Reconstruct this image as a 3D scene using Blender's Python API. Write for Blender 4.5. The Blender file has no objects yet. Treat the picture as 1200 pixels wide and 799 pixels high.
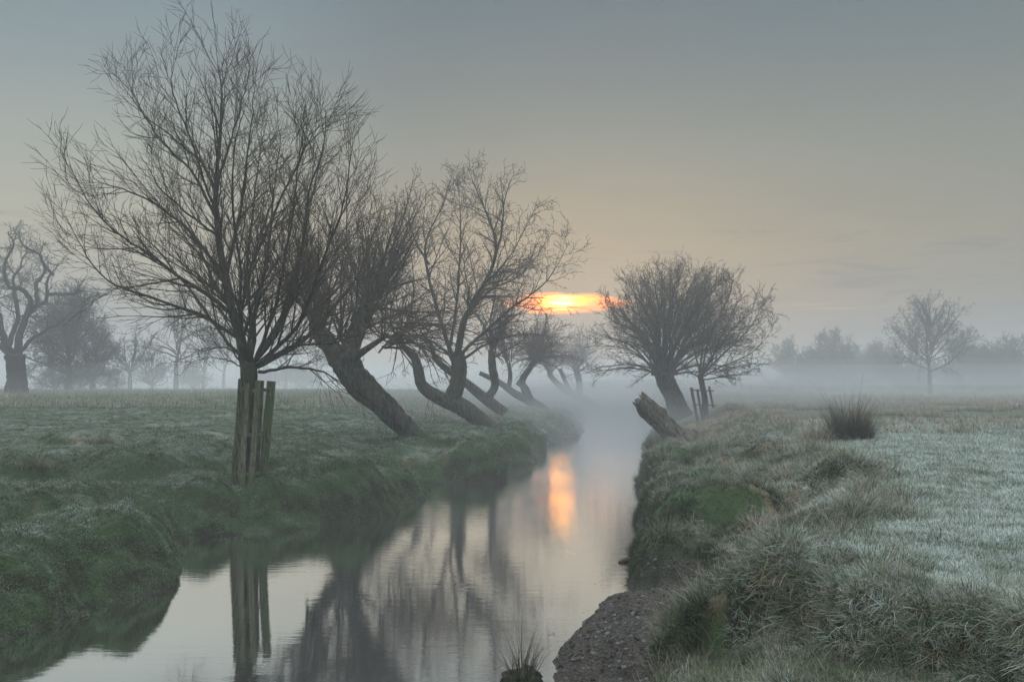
import bpy, math, random
import numpy as np
from math import radians as R

SC = bpy.context.scene
COL = SC.collection
rng = np.random.default_rng(11)
random.seed(11)

# ------------------------------------------------------------------ camera
EYE = 2.3
F = 1067.0                      # focal length in pixels of the 1200 px wide photograph
HZ = 457.0                      # row of the horizon
PITCH = math.atan((HZ - 399.5) / F)
cam_d = bpy.data.cameras.new('camera')
cam_d.sensor_width = 36.0
cam_d.lens = 36.0 * F / 1200.0
cam_d.clip_start = 0.05
cam_d.clip_end = 4000
cam = bpy.data.objects.new('camera', cam_d)
COL.objects.link(cam)
cam.location = (0, 0, EYE)
cam.rotation_euler = (math.pi / 2 + PITCH, 0, 0)
SC.camera = cam

def ray(px, py):
    a, b = (px - 600) / F, (399.5 - py) / F
    return np.array([a, math.cos(PITCH) - b * math.sin(PITCH), b * math.cos(PITCH) + math.sin(PITCH)])
def at(px, py, D):              # point seen at a pixel, D metres ahead
    r = ray(px, py)
    return np.array([0, 0, EYE]) + r * (D / r[1])
def atz(px, py, z):             # point seen at a pixel, on height z
    r = ray(px, py)
    return np.array([0, 0, EYE]) + r * ((z - EYE) / r[2])

# ------------------------------------------------------------------ render settings
SC.render.engine = 'CYCLES'
cy = SC.cycles
cy.max_bounces = 6; cy.diffuse_bounces = 2; cy.glossy_bounces = 3
cy.transmission_bounces = 2; cy.volume_bounces = 1; cy.transparent_max_bounces = 8
cy.use_denoising = True
try:
    cy.denoiser = 'OPENIMAGEDENOISE'; cy.denoising_input_passes = 'RGB_ALBEDO_NORMAL'
except Exception: pass
cy.sample_clamp_indirect = 25
cy.caustics_reflective = False; cy.caustics_refractive = False
vs = SC.view_settings
vs.view_transform = 'Standard'; vs.look = 'None'; vs.gamma = 1; vs.use_curve_mapping = False
vs.exposure = 0.0

# ------------------------------------------------------------------ sky
SUN_EL, SUN_AZ = R(5.6), R(3.4)          # azimuth east of +Y
world = bpy.data.worlds.new('World'); SC.world = world
world.use_nodes = True
nt = world.node_tree; nt.nodes.clear()

class G:
    """tiny helper to write shader graphs"""
    def __init__(s, nt): s.nt = nt
    def n(s, t, **k):
        x = s.nt.nodes.new(t)
        for a, b in k.items(): setattr(x, a, b)
        return x
    def put(s, sock, v):
        if isinstance(v, bpy.types.NodeSocket): s.nt.links.new(v, sock)
        else: sock.default_value = v
    def m(s, op, a, b=None, c=None, clamp=False):
        x = s.n('ShaderNodeMath', operation=op); x.use_clamp = clamp
        s.put(x.inputs[0], a)
        if b is not None: s.put(x.inputs[1], b)
        if c is not None: s.put(x.inputs[2], c)
        return x.outputs[0]
    def sm(s, v, a, b, o0=0.0, o1=1.0):
        x = s.n('ShaderNodeMapRange', interpolation_type='SMOOTHSTEP')
        s.put(x.inputs[0], v)
        for i, q in zip((1, 2, 3, 4), (a, b, o0, o1)): s.put(x.inputs[i], q)
        return x.outputs[0]
    def mix(s, f, a, b, mode='MIX'):
        x = s.n('ShaderNodeMix', data_type='RGBA', blend_type=mode)
        s.put(x.inputs[0], f)
        for i, q in ((6, a), (7, b)):
            if isinstance(q, tuple) and len(q) == 3: q = (*q, 1)
            s.put(x.inputs[i], q)
        return x.outputs[2]
    def noise(s, vec, scale, detail=4, rough=0.55, dist=0.0):
        x = s.n('ShaderNodeTexNoise'); s.put(x.inputs['Vector'], vec)
        x.inputs['Scale'].default_value = scale; x.inputs['Detail'].default_value = detail
        x.inputs['Roughness'].default_value = rough; x.inputs['Distortion'].default_value = dist
        return x.outputs['Fac']
    def mapv(s, vec, scale=(1, 1, 1), rot=(0, 0, 0), loc=(0, 0, 0)):
        x = s.n('ShaderNodeMapping'); s.put(x.inputs[0], vec)
        x.inputs['Scale'].default_value = scale; x.inputs['Rotation'].default_value = rot
        x.inputs['Location'].default_value = loc
        return x.outputs[0]
    def ramp(s, f, stops, interp='LINEAR'):
        x = s.n('ShaderNodeValToRGB'); x.color_ramp.interpolation = interp
        e = x.color_ramp.elements
        while len(e) < len(stops): e.new(0.5)
        for i, (p, c) in enumerate(stops):
            e[i].position = p; e[i].color = (*c, 1)
        s.put(x.inputs[0], f)
        return x.outputs[0]
    def attr(s, name):
        x = s.n('ShaderNodeAttribute', attribute_name=name); return x.outputs['Fac']

def lin(*c):
    return tuple((v / 255 / 12.92) if v / 255 < 0.04045 else ((v / 255 + 0.055) / 1.055) ** 2.4 for v in c)

g = G(nt)
STR = 0.1
tc = g.n('ShaderNodeTexCoord').outputs['Generated']
sep = g.n('ShaderNodeSeparateXYZ'); g.put(sep.inputs[0], tc)
X, Y, Z = sep.outputs
el = g.m('MULTIPLY', g.m('ARCSINE', Z), 180 / math.pi)          # degrees of elevation
az = g.m('MULTIPLY', g.m('ARCTAN2', X, Y), 180 / math.pi)       # degrees east of +Y
# a closed veil of cloud, its tone by height
elf = g.m('DIVIDE', g.m('MAXIMUM', el, 0.0), 90.0)
def S(*c, k=1.0): return tuple(v * k for v in lin(*c))
base = g.ramp(elf, [(0.0, S(120, 127, 131)), (3.4 / 90, S(122, 127, 131)), (5.4 / 90, S(136, 132, 124)), (9 / 90, S(146, 141, 124)),
                    (14 / 90, S(134, 138, 130)), (19 / 90, S(114, 125, 127)), (25 / 90, S(94, 113, 124)), (36 / 90, S(215, 226, 232, k=1.35)), (65 / 90, S(225, 234, 242, k=3.0)), (1.0, S(225, 234, 242, k=3.2))])
# warmer and brighter round the sun, cooler away from it
daz = g.m('ABSOLUTE', g.m('SUBTRACT', az, 4.0))
near = g.m('MULTIPLY', g.sm(daz, 2.0, 30.0, 1.0, 0.0), g.sm(el, 2.0, 17.0, 1.0, 0.0))
base = g.mix(g.m('MULTIPLY', near, 0.62), base, (0.47, 0.325, 0.165))
lb = g.n('ShaderNodeVectorMath', operation='SCALE'); g.put(lb.inputs[0], base); g.put(lb.inputs['Scale'], g.sm(az, -4.0, -22.0, 1.0, 1.55)); base = lb.outputs[0]
side_dim = g.m('MULTIPLY', g.sm(g.m('ABSOLUTE', g.m('SUBTRACT', az, 2.0)), 12.0, 34.0), g.sm(el, 24.0, 12.0))
base = g.mix(g.m('MULTIPLY', g.m('MULTIPLY', side_dim, g.sm(az, 0.0, 10.0)), 0.12), base, (0.16, 0.16, 0.15))
leftdark = g.m('MULTIPLY', g.sm(az, 2.0, -32.0), g.sm(el, 10.0, 20.0))
base = g.mix(g.m('MULTIPLY', leftdark, 0.10), base, (0.09, 0.15, 0.2))
# soft streaks and a few darker wisps of cloud
v1 = g.mapv(tc, scale=(2.2, 2.2, 16))
n1 = g.noise(v1, 1.6, 5, 0.55, 0.6)
base = g.mix(g.m('MULTIPLY', g.sm(n1, 0.45, 0.75), 0.22), base, (0.17, 0.175, 0.18))
n1b = g.noise(g.mapv(tc, scale=(4, 4, 30), loc=(3.1, 0, 1.7)), 2.6, 5, 0.6, 0.8)
base = g.mix(g.m('MULTIPLY', g.m('MULTIPLY', g.sm(n1b, 0.52, 0.7), g.sm(el, 12.0, 7.5)), 0.55), base, (0.15, 0.155, 0.17))
# a darker cloud bank under the gap where the sun shows
band_dark = g.m('MULTIPLY', g.sm(g.m('ABSOLUTE', g.m('SUBTRACT', el, 3.9)), 0.3, 1.3, 1.0, 0.0), g.sm(daz, 6.0, 22.0, 1.0, 0.3))
base = g.mix(g.m('MULTIPLY', band_dark, 0.30), base, (0.25, 0.22, 0.23))
# the glowing gap
n2 = g.noise(g.mapv(tc, scale=(9, 9, 90)), 3.0, 5, 0.6, 0.4)
n3 = g.noise(g.mapv(tc, scale=(16, 16, 190), loc=(5, 2, 1)), 2.2, 4, 0.6)
elw = g.m('ADD', el, g.m('MULTIPLY', g.m('SUBTRACT', n2, 0.5), 0.7))
gap_c = 5.45
tap = g.sm(g.m('ABSOLUTE', g.m('SUBTRACT', az, 3.4)), 1.2, 4.8, 1.0, 0.22)          # the gap closes toward its ends
off = g.m('DIVIDE', g.m('SUBTRACT', elw, gap_c), tap)
up = g.sm(off, 0.74, 0.40)
lo = g.sm(off, -0.74, -0.44)
dsun = g.m('SUBTRACT', az, 3.2)
side = g.sm(g.m('ABSOLUTE', g.m('SUBTRACT', az, 3.5)), 1.2, 4.9, 1.0, 0.0)
gap = g.m('MULTIPLY', g.m('MULTIPLY', up, lo), side)
bar = g.m('MULTIPLY', g.sm(g.m('ABSOLUTE', g.m('SUBTRACT', elw, gap_c - 0.30)), 0.03, 0.13, 1.0, 0.0), g.sm(n3, 0.38, 0.55, 0.5, 1.0))
gap = g.m('MULTIPLY', gap, g.m('SUBTRACT', 1.0, g.m('MULTIPLY', bar, 0.75)))
gap = g.m('MULTIPLY', gap, g.sm(n3, 0.3, 0.62, 0.45, 1.0))
r2 = g.m('ADD', g.m('POWER', g.m('DIVIDE', dsun, 1.1), 2.0), g.m('POWER', g.m('DIVIDE', g.m('SUBTRACT', el, gap_c + 0.05), 0.42), 2.0))
r2 = g.m('ADD', r2, g.m('MULTIPLY', g.m('SUBTRACT', n3, 0.5), 1.6))
core = g.m('POWER', 2.718, g.m('MULTIPLY', r2, -1.0))
orange = g.mix(core, (4.6, 0.98, 0.01), (12.0, 3.6, 0.15))
r3 = g.m('ADD', g.m('POWER', g.m('DIVIDE', g.m('SUBTRACT', az, 3.1), 0.62), 2.0), g.m('POWER', g.m('DIVIDE', g.m('SUBTRACT', elw, gap_c + 0.12), 0.20), 2.0))
r3 = g.m('MAXIMUM', 0.0, g.m('ADD', r3, g.m('MULTIPLY', g.m('SUBTRACT', n3, 0.48), 7.0)))
orange = g.mix(g.m('POWER', 2.718, g.m('MULTIPLY', r3, -1.0)), orange, (190.0, 66.0, 4.5))
cloud = g.mix(gap, base, orange)
# thin pink lit edges of cloud farther right and left
n4 = g.noise(g.mapv(tc, scale=(6, 6, 150), loc=(1, 7, 3)), 2.4, 5, 0.62, 0.3)
st = g.m('MULTIPLY', g.sm(g.m('ABSOLUTE', g.m('SUBTRACT', el, 4.95)), 0.06, 0.34, 1.0, 0.0), g.sm(n4, 0.46, 0.62))
st = g.m('MULTIPLY', st, g.m('MULTIPLY', g.sm(az, 6.0, 12.0), g.sm(az, 30.0, 18.0)))
cloud = g.mix(g.m('MULTIPLY', st, 0.28), cloud, (0.85, 0.56, 0.42))
sky = g.n('ShaderNodeTexSky', sky_type='NISHITA')
sky.sun_disc = False; sky.sun_elevation = SUN_EL; sky.sun_rotation = SUN_AZ
sky.air_density = 1.2; sky.dust_density = 3.0
tot = g.n('ShaderNodeVectorMath', operation='MULTIPLY_ADD')
g.put(tot.inputs[0], cloud); tot.inputs[1].default_value = (0.93 / STR,) * 3
sk = g.n('ShaderNodeVectorMath', operation='SCALE'); g.put(sk.inputs[0], sky.outputs[0]); sk.inputs['Scale'].default_value = 0.035
g.put(tot.inputs[2], sk.outputs[0])
bg = g.n('ShaderNodeBackground'); g.put(bg.inputs[0], tot.outputs[0]); bg.inputs[1].default_value = STR
out = g.n('ShaderNodeOutputWorld'); g.put(out.inputs[0], bg.outputs[0])
world.cycles.sampling_method = 'MANUAL'; world.cycles.sample_map_resolution = 2048

# ------------------------------------------------------------------ sun behind the cloud bank
sd = bpy.data.lights.new('sun', 'SUN'); sd.energy = 0.7; sd.angle = R(14); sd.color = (1.0, 0.80, 0.58)
sun = bpy.data.objects.new('sun', sd); COL.objects.link(sun)
sun.rotation_euler = (math.pi / 2 - SUN_EL, 0, math.pi - SUN_AZ)
sun.visible_glossy = False

# ------------------------------------------------------------------ object helpers
def tag(o, label=None, cat=None, group=None, kind=None):
    if label: o['label'] = label
    if cat: o['category'] = cat
    if group: o['group'] = group
    if kind: o['kind'] = kind
    return o
def empty(name, loc, label, cat, group=None):
    o = bpy.data.objects.new(name, None); COL.objects.link(o)
    o.location = tuple(float(v) for v in loc); o.empty_display_size = 0.2
    return tag(o, label, cat, group)
def mesh_from(name, V, faces, mat, parent=None, smooth=True, link=True):
    """faces: list of integer arrays of shape (n,k)"""
    V = np.asarray(V, float)
    if parent is not None: V = V - np.array(parent.location)[None, :]
    me = bpy.data.meshes.new(name)
    faces = [np.asarray(f, np.int32) for f in faces if len(f)]
    nl = sum(f.size for f in faces); nf = sum(len(f) for f in faces)
    me.vertices.add(len(V)); me.vertices.foreach_set('co', V.astype(np.float32).ravel())
    me.loops.add(nl); me.loops.foreach_set('vertex_index', np.concatenate([f.ravel() for f in faces]))
    me.polygons.add(nf)
    sizes = np.concatenate([np.full(len(f), f.shape[1], np.int32) for f in faces])
    starts = np.concatenate([[0], np.cumsum(sizes)[:-1]]).astype(np.int32)
    me.polygons.foreach_set('loop_start', starts)
    me.update(calc_edges=True)
    me.polygons.foreach_set('use_smooth', np.full(nf, smooth))
    if mat: me.materials.append(mat)
    o = bpy.data.objects.new(name, me)
    if link: COL.objects.link(o)
    if parent is not None: o.parent = parent
    return o

class MB:
    """collects batches of vertices and faces into one mesh"""
    def __init__(s): s.V = []; s.F3 = []; s.F4 = []; s.n = 0
    def add(s, V, f3=None, f4=None):
        s.V.append(np.asarray(V, float).reshape(-1, 3))
        if f3 is not None and len(f3): s.F3.append(np.asarray(f3) + s.n)
        if f4 is not None and len(f4): s.F4.append(np.asarray(f4) + s.n)
        s.n += len(s.V[-1])
    def build(s, name, mat, parent=None, smooth=True, link=True):
        F = []
        if s.F3: F.append(np.concatenate(s.F3))
        if s.F4: F.append(np.concatenate(s.F4))
        return mesh_from(name, np.concatenate(s.V), F, mat, parent, smooth, link)

def norm(a): return a / np.maximum(np.linalg.norm(a, axis=-1, keepdims=True), 1e-9)

def tubes(mb, P, Rd, k, rough=0.0, cap=True):
    """P (B,n,3) polylines, Rd (B,n) radii -> tubes of k sides, closed at the end"""
    B, n, _ = P.shape
    T = np.empty_like(P); T[:, 1:-1] = P[:, 2:] - P[:, :-2]; T[:, 0] = P[:, 1] - P[:, 0]; T[:, -1] = P[:, -1] - P[:, -2]
    T = norm(T)
    ref = np.zeros((B, 3)); ov = norm(P[:, -1] - P[:, 0])
    flat = np.abs(ov[:, 2]) > 0.8
    ref[:, 2] = 1; ref[flat] = (0.23, 0.97, 0)
    U = norm(np.cross(T, ref[:, None, :])); W = np.cross(T, U)
    a = np.arange(k) / k * 2 * np.pi
    rr = Rd[:, :, None] * np.ones((1, 1, k))
    if rough: 
        rr = rr * (1 + rough * rng.normal(size=(B, 1, k)) * 0.6 + rough * rng.normal(size=(B, n, k)) * 0.6)
    V = P[:, :, None, :] + rr[..., None] * (np.cos(a)[None, None, :, None] * U[:, :, None, :] + np.sin(a)[None, None, :, None] * W[:, :, None, :])
    idx = np.arange(B * n * k).reshape(B, n, k)
    A = idx[:, :-1, :]; Bq = np.roll(A, -1, axis=2); D = idx[:, 1:, :]; Cq = np.roll(D, -1, axis=2)
    f4 = np.stack([A, Bq, Cq, D], -1).reshape(-1, 4)
    f3 = None
    if cap and k == 3: f3 = idx[:, -1, :]
    elif cap:
        e = idx[:, -1, :]
        f3 = np.concatenate([np.stack([e[:, 0], e[:, i], e[:, i + 1]], -1) for i in range(1, k - 1)])
    mb.add(V, f3, f4)

def catmull(pts, n):
    P = np.asarray(pts, float)
    P = np.vstack([2 * P[0] - P[1], P, 2 * P[-1] - P[-2]])
    m = len(P) - 3
    t = np.linspace(0, m, n); i = np.minimum(t.astype(int), m - 1); u = (t - i)[:, None]
    p0, p1, p2, p3 = P[i], P[i + 1], P[i + 2], P[i + 3]
    return 0.5 * (2 * p1 + (p2 - p0) * u + (2 * p0 - 5 * p1 + 4 * p2 - p3) * u ** 2 + (-p0 + 3 * p1 - 3 * p2 + p3) * u ** 3)

# ------------------------------------------------------------------ noise on arrays
def vnoise(x, y, seed=0):
    xi = np.floor(x).astype(np.int64); yi = np.floor(y).astype(np.int64)
    u = x - xi; v = y - yi
    u = u * u * (3 - 2 * u); v = v * v * (3 - 2 * v)
    def h(a, b):
        q = (a * 374761393 + b * 668265263 + seed * 974634777) & 0xFFFFFFFF
        q = ((q ^ (q >> 13)) * 1274126177) & 0xFFFFFFFF
        return ((q ^ (q >> 16)) & 0xFFFF) / 65535.0
    return (h(xi, yi) * (1 - u) + h(xi + 1, yi) * u) * (1 - v) + (h(xi, yi + 1) * (1 - u) + h(xi + 1, yi + 1) * u) * v
def fbm(x, y, seed=0, oct=4, gain=0.5):
    s = 0; a = 1; t = 0
    for i in range(oct):
        ca, sa = math.cos(i * 1.1 + .4), math.sin(i * 1.1 + .4)
        s = s + a * (vnoise((x * ca - y * sa) * 2 ** i, (x * sa + y * ca) * 2 ** i, seed + i * 7) - 0.5); t += a; a *= gain
    return s / t * 2

# ------------------------------------------------------------------ the lie of the land
LEFT_PX = [(0, 733), (85, 724), (90, 698), (198, 685), (202, 640), (200, 628), (290, 622), (382, 612), (440, 605), (480, 590), (466, 567),
           (520, 566), (571, 564), (575, 546), (620, 543), (623, 524), (673, 511), (678, 492)]
RIGHT_PX = [(650, 799), (648, 775), (682, 735), (700, 702), (745, 690), (748, 660), (744, 620), (745, 590), (745, 560), (748, 535), (757, 515), (768, 502), (768, 489)]
def wl(px): return [tuple(atz(a, b, 0.0)[:2]) for a, b in px]
LW = [(-30, -60), (-8, -20), (-6.2, 0), (-5.4, 6)] + wl(LEFT_PX) + [(9.5, 112), (9, 145), (0, 185), (-40, 250), (-300, 600)]
RW = [(-14, -60), (-4.5, -20), (-2.2, -3), (-1.3, 1), (-0.4, 4), (0.12, 6)] + wl(RIGHT_PX) + [(17, 118), (16, 148), (8, 190), (-30, 258), (-290, 615)]
def mono(L):
    o = [L[0]]
    for p in L[1:]:
        o.append((p[0], max(p[1], o[-1][1] + 0.05)))
    return np.array(o, float)
LW, RW = mono(LW), mono(RW)
RW[:, 0] += np.interp(RW[:, 1], [9, 12, 34, 50], [0, .08, .14, 0])
def sdist(x, y, L, side):
    """distance to the water's edge, positive on the land"""
    d = np.full(x.shape, 1e9)
    for a, b in zip(L[:-1], L[1:]):
        ab = b - a; t = np.clip(((x - a[0]) * ab[0] + (y - a[1]) * ab[1]) / (ab @ ab), 0, 1)
        d = np.minimum(d, np.hypot(x - a[0] - t * ab[0], y - a[1] - t * ab[1]))
    xe = np.interp(y, L[:, 1], L[:, 0])
    return np.where((x - xe) * side > 0, d, -d)

# rounded clods and hummocks along both banks
LUMPS = []
lr = np.random.default_rng(5)
def along(L, side, y0, y1, step, dlo, dhi, rlo, rhi, hlo, hhi):
    y = y0
    while y < y1:
        x = np.interp(y, L[:, 1], L[:, 0])
        sc_ = 1 + max(0, y - 15) * 0.012
        LUMPS.append((x + side * lr.uniform(dlo, dhi) * sc_, y + lr.normal() * .25, lr.uniform(rlo, rhi) * sc_, lr.uniform(hlo, hhi)))
        y += step * sc_ * lr.uniform(.6, 1.4)
along(LW, -1, 8.0, 60, 0.62, 0.22, 0.62, 0.50, 0.90, 0.17, 0.27)
along(LW, -1, 8.0, 60, 0.50, 1.1, 2.6, 0.60, 1.20, 0.10, 0.22)
along(LW, -1, 9.0, 50, 0.55, 2.6, 5.0, 0.80, 1.60, 0.05, 0.14)
along(LW, -1, 8.0, 26, 0.16, 0.1, 3.0, 0.20, 0.42, 0.05, 0.12)
along(RW, 1, 11, 70, 0.75, 0.30, 0.75, 0.30, 0.60, 0.17, 0.33)
along(RW, 1, 10, 60, 0.40, 0.9, 3.2, 0.35, 0.85, 0.08, 0.22)
for px, py, z, r, h in [(30, 640, .55, .75, .22), (112, 604, .7, .7, .22), (60, 590, .8, .8, .15), (165, 645, .4, .5, .22), (120, 668, .3, .4, .16), (20, 690, .25, .5, .2),
                        (240, 590, .5, .7, .25), (150, 545, .9, .9, .2), (35, 550, .9, .8, .2), (90, 525, 1., .8, .16), (340, 585, .5, .8, .18), (430, 575, .4, .9, .22), (455, 560, .5, .8, .2),
                        (845, 605, .6, 1.0, .42), (880, 585, .7, .8, .26), (772, 640, .2, .45, .30), (782, 592, .3, .6, .36), (788, 550, .4, .7, .38), (772, 670, .15, .4, .22), (812, 575, .4, .6, .28), (806, 625, .3, .5, .2), (800, 560, .6, .8, .2), (790, 610, .3, .6, .2),
                        (870, 530, .9, 1., .16), (850, 505, 1., 1.3, .16), (900, 520, 1., 1.1, .12), (800, 522, .45, 1.1, .16), (650, 505, .8, 2.2, .5), (600, 530, .7, 1.6, .35), (540, 545, .6, 1.2, .35),
                        (960, 650, .95, .45, .1), (1010, 668, .9, .5, .08), (905, 668, .85, .4, .12), (700, 772, .05, .35, .08), (750, 720, .1, .4, .06)]:
    p = atz(px, py, z); LUMPS.append((p[0], p[1], r, h))
LUMPS = np.array(LUMPS)
LIP = np.array([atz(a, b, z)[:2] for a, b, z in [(880, 690, .75), (925, 668, .9), (1000, 696, .9), (1070, 706, .92), (1135, 716, .92), (1200, 738, .9)]] + [(3.6, 4.4), (4.6, 3.2)])

LP_D = [-3, -1.2, -.3, -.02, .05, .22, .5, 1.0, 1.8, 2.6, 3.8, 5.0, 7.0]
LP_Z = [-.9, -.7, -.25, -0.05, .10, .22, .32, .42, .50, .62, .90, .97, 1.0]
def height(x, y, full=False):
    x = np.asarray(x, float); y = np.asarray(y, float)
    jit = fbm(x * 1.3, y * 1.3, 3, 3) * 0.22 * np.clip((y - 2) / 10, 0.4, 1.8) + fbm(x * 5, y * 5, 13, 3) * .07
    dl = sdist(x, y, LW, -1) + jit; dr = sdist(x, y, RW, 1) + jit * .8
    # left bank and meadow
    zl = np.interp(y, [-60, 8, 16.5, 30, 48, 75, 120, 700], [.92, .92, 1.1, 1.38, 1.72, 2.25, 2.42, 2.45])
    zl = zl - 0.18 * np.exp(-((y - 13) / 3) ** 2) * np.exp(-(dl / 3) ** 2)
    stretch = np.interp(y, [0, 18, 26, 40, 60], [1, 1.15, 1.7, 2.3, 2.6])
    hl = np.interp(dl / stretch, LP_D, LP_Z); hl = np.where(hl > 0, hl * zl, hl)
    # right bank and field
    zr = np.interp(y, [-60, 4, 8, 20, 46, 100, 700], [0.72, 0.86, 0.96, 1.13, 1.28, 1.75, 1.9])
    w = np.interp(y, [-60, 4, 7, 10, 15, 25, 60], [2.4, 1.4, 1.9, 2.7, 3.3, 3.9, 5.0])
    u = dr / w
    hr = np.interp(u, [-2, -.6, -.15, 0, .06, .25, .42, .62, .9, 1.5], [-.9, -.7, -.2, -0.02, .06, .12, .22, .62, .90, 1.0])
    hr2 = np.interp(u, [-2, -.6, -.15, 0, .03, .12, .35, .6, .85, 1.0, 1.5], [-.9, -.7, -.25, -0.04, .09, .17, .27, .44, .82, .93, 1.0])
    kk = np.clip((y - 9.6) / 1.8, 0, 1); hr = hr * (1 - kk) + hr2 * kk
    hr = np.where(hr > 0, hr * zr, hr)
    # the worn lip in front: lower ground between it and the camera
    dlip = np.full(x.shape, 1e9)
    for a, b in zip(LIP[:-1], LIP[1:]):
        ab = b - a; t = np.clip(((x - a[0]) * ab[0] + (y - a[1]) * ab[1]) / (ab @ ab), 0, 1)
        cr = ab[0] * (y - a[1]) - ab[1] * (x - a[0])
        dd = np.hypot(x - a[0] - t * ab[0], y - a[1] - t * ab[1]); dlip = np.where(dd < np.abs(dlip), np.where(cr < 0, dd, -dd), dlip)
    # positive toward the camera side
    wob = dlip + fbm(x * 3, y * 3, 9, 2) * .12
    drop = np.clip((wob + 0.02) / 0.22, 0, 1); drop = drop * drop * (3 - 2 * drop)
    on_near = (y > 1.5) & (y < 8)
    hr = hr - np.where(on_near, drop * 0.42 * np.clip(hr / 0.6, 0, 1), 0) + np.where(on_near, 0.06 * np.exp(-((wob + .2) / .25) ** 2) * np.clip(hr / .6, 0, 1), 0)
    h = np.where((dl > 0) | (dl > dr), hl, hr)
    land = np.clip(np.maximum(dl, dr) / 0.25 + 0.6, 0, 1)
    # hummocks
    L = np.zeros(x.shape)
    for lx, ly, r, a in LUMPS:
        msk = (np.abs(x - lx) < r) & (np.abs(y - ly) < r)
        if not msk.any(): continue
        q = ((x[msk] - lx) ** 2 + (y[msk] - ly) ** 2) / (r * r)
        v = a * 1.6 * np.clip(1 - q, 0, 1) ** 0.6
        c = L[msk]; L[msk] = np.maximum(c, v) + 0.3 * np.minimum(c, v)
    h = h + L * np.where(np.maximum(dl, dr) > -0.4, 1, 0)
    h = h - .45 * np.exp(-(((x - 5.7) / 1.5) ** 2 + ((y - 30.6) / 2.2) ** 2)) * (dr > 0)
    far = np.clip(1 - y / 120, 0.1, 1)
    h = h + land * (fbm(x * .35, y * .35, 21, 3) * .10 + fbm(x * 1.7, y * 1.7, 33, 3) * np.where(dl > dr, .034, .045) + fbm(x * 6, y * 6, 41, 3) * np.where(dl > dr, .020, .026)) * far + np.where((h < .28) & (dr > dl) & (y < 14), land * fbm(x * 13, y * 13, 61, 3) * .03, 0)
    if full: return h, dl, dr, dlip, L
    return h
def ground_z(x, y): return float(height(np.array([x]), np.array([y]))[0])

def grow_axis(parts):
    o = [parts[0][0]]
    for a, b, s in parts:
        n = max(1, int(round((b - a) / s))); o += list(np.linspace(a, b, n + 1)[1:])
    return np.array(o)
ys = grow_axis([(-60, -10, 5), (-10, 3, 1), (3, 4.5, .1), (4.5, 12, .045), (12, 20, .065), (20, 32, .12), (32, 60, .3), (60, 130, 1.2), (130, 300, 6), (300, 900, 60)])
xs = grow_axis([(-900, -200, 50), (-200, -60, 7), (-60, -20, 1), (-20, -9, .22), (-9, -6, .09), (-6, 7, .045), (7, 12, .11), (12, 24, .3), (24, 70, 1.2), (70, 200, 8), (200, 900, 50)])
GX, GY = np.meshgrid(xs, ys)
GZ, DL, DR, DLIP, LMP = height(GX, GY, full=True)

# ------------------------------------------------------------------ materials
def new_mat(name):
    m = bpy.data.materials.new(name); m.use_nodes = True; m.node_tree.nodes.clear()
    return m, G(m.node_tree)
def finish(g, color, rough=0.8, bump=None, bstr=0.5, bdist=0.02, spec=0.3, extra=None):
    b = g.n('ShaderNodeBsdfPrincipled')
    g.put(b.inputs['Base Color'], color if not (isinstance(color, tuple) and len(color) == 3) else (*color, 1))
    g.put(b.inputs['Roughness'], rough); b.inputs['Specular IOR Level'].default_value = spec
    if bump is not None:
        bp = g.n('ShaderNodeBump'); bp.inputs['Strength'].default_value = bstr; bp.inputs['Distance'].default_value = bdist
        g.put(bp.inputs['Height'], bump); g.put(b.inputs['Normal'], bp.outputs[0])
    o = g.n('ShaderNodeOutputMaterial'); g.put(o.inputs[0], b.outputs[0])
    return b

def ground_material():
    m, g = new_mat('frosted_turf')
    P = g.n('ShaderNodeNewGeometry').outputs['Position']
    nz = g.n('ShaderNodeSeparateXYZ'); g.put(nz.inputs[0], g.n('ShaderNodeNewGeometry').outputs['Normal'])
    mud, straw, frost = g.attr('mud'), g.attr('straw'), g.attr('frost')
    a = g.noise(P, 1.1, 6, .6); b = g.noise(P, 9, 6, .65); c = g.noise(P, 45, 5, .7)
    green = g.mix(b, (0.020, 0.046, 0.012), (0.050, 0.074, 0.030))
    strawc = g.mix(c, (0.085, 0.065, 0.035), (0.22, 0.175, 0.10))
    col = g.mix(g.sm(g.m('ADD', straw, g.m('MULTIPLY', g.m('SUBTRACT', a, .5), .9)), .35, .8), green, strawc)
    frostc = g.mix(b, (0.34, 0.40, 0.38), (0.60, 0.65, 0.64))
    ff = g.m('MULTIPLY', g.sm(nz.outputs[2], .70, .985), g.m('ADD', frost, g.m('MULTIPLY', g.m('SUBTRACT', c, .5), 1.0)))
    ff = g.m('ADD', ff, g.m('MULTIPLY', g.m('SUBTRACT', b, .5), .5))
    col = g.mix(g.m('MULTIPLY', g.sm(ff, .12, 1.10), .62), col, frostc)
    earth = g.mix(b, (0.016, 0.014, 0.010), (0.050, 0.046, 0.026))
    col = g.mix(g.m('MULTIPLY', g.sm(g.m('ADD', nz.outputs[2], g.m('MULTIPLY', g.m('SUBTRACT', b, .5), .35)), .74, .52), .85), col, earth)  # steep faces turn to dark earth by slope, painting in their shade
    mudc = g.mix(c, (0.020, 0.017, 0.013), (0.10, 0.088, 0.074))
    vor = g.n('ShaderNodeTexVoronoi'); g.put(vor.inputs['Vector'], P); vor.inputs['Scale'].default_value = 38
    mudc = g.mix(g.sm(vor.outputs['Distance'], .5, .15, 0.0, .45), mudc, (0.13, 0.122, 0.112))
    col = g.mix(mud, col, mudc)
    h = g.m('ADD', g.m('MULTIPLY', b, .9), g.m('MULTIPLY', c, .5))
    h = g.m('ADD', h, g.m('MULTIPLY', g.m('MULTIPLY', vor.outputs['Distance'], mud), -.6))
    finish(g, col, .92, h, .9, .05, .15)
    return m

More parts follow.
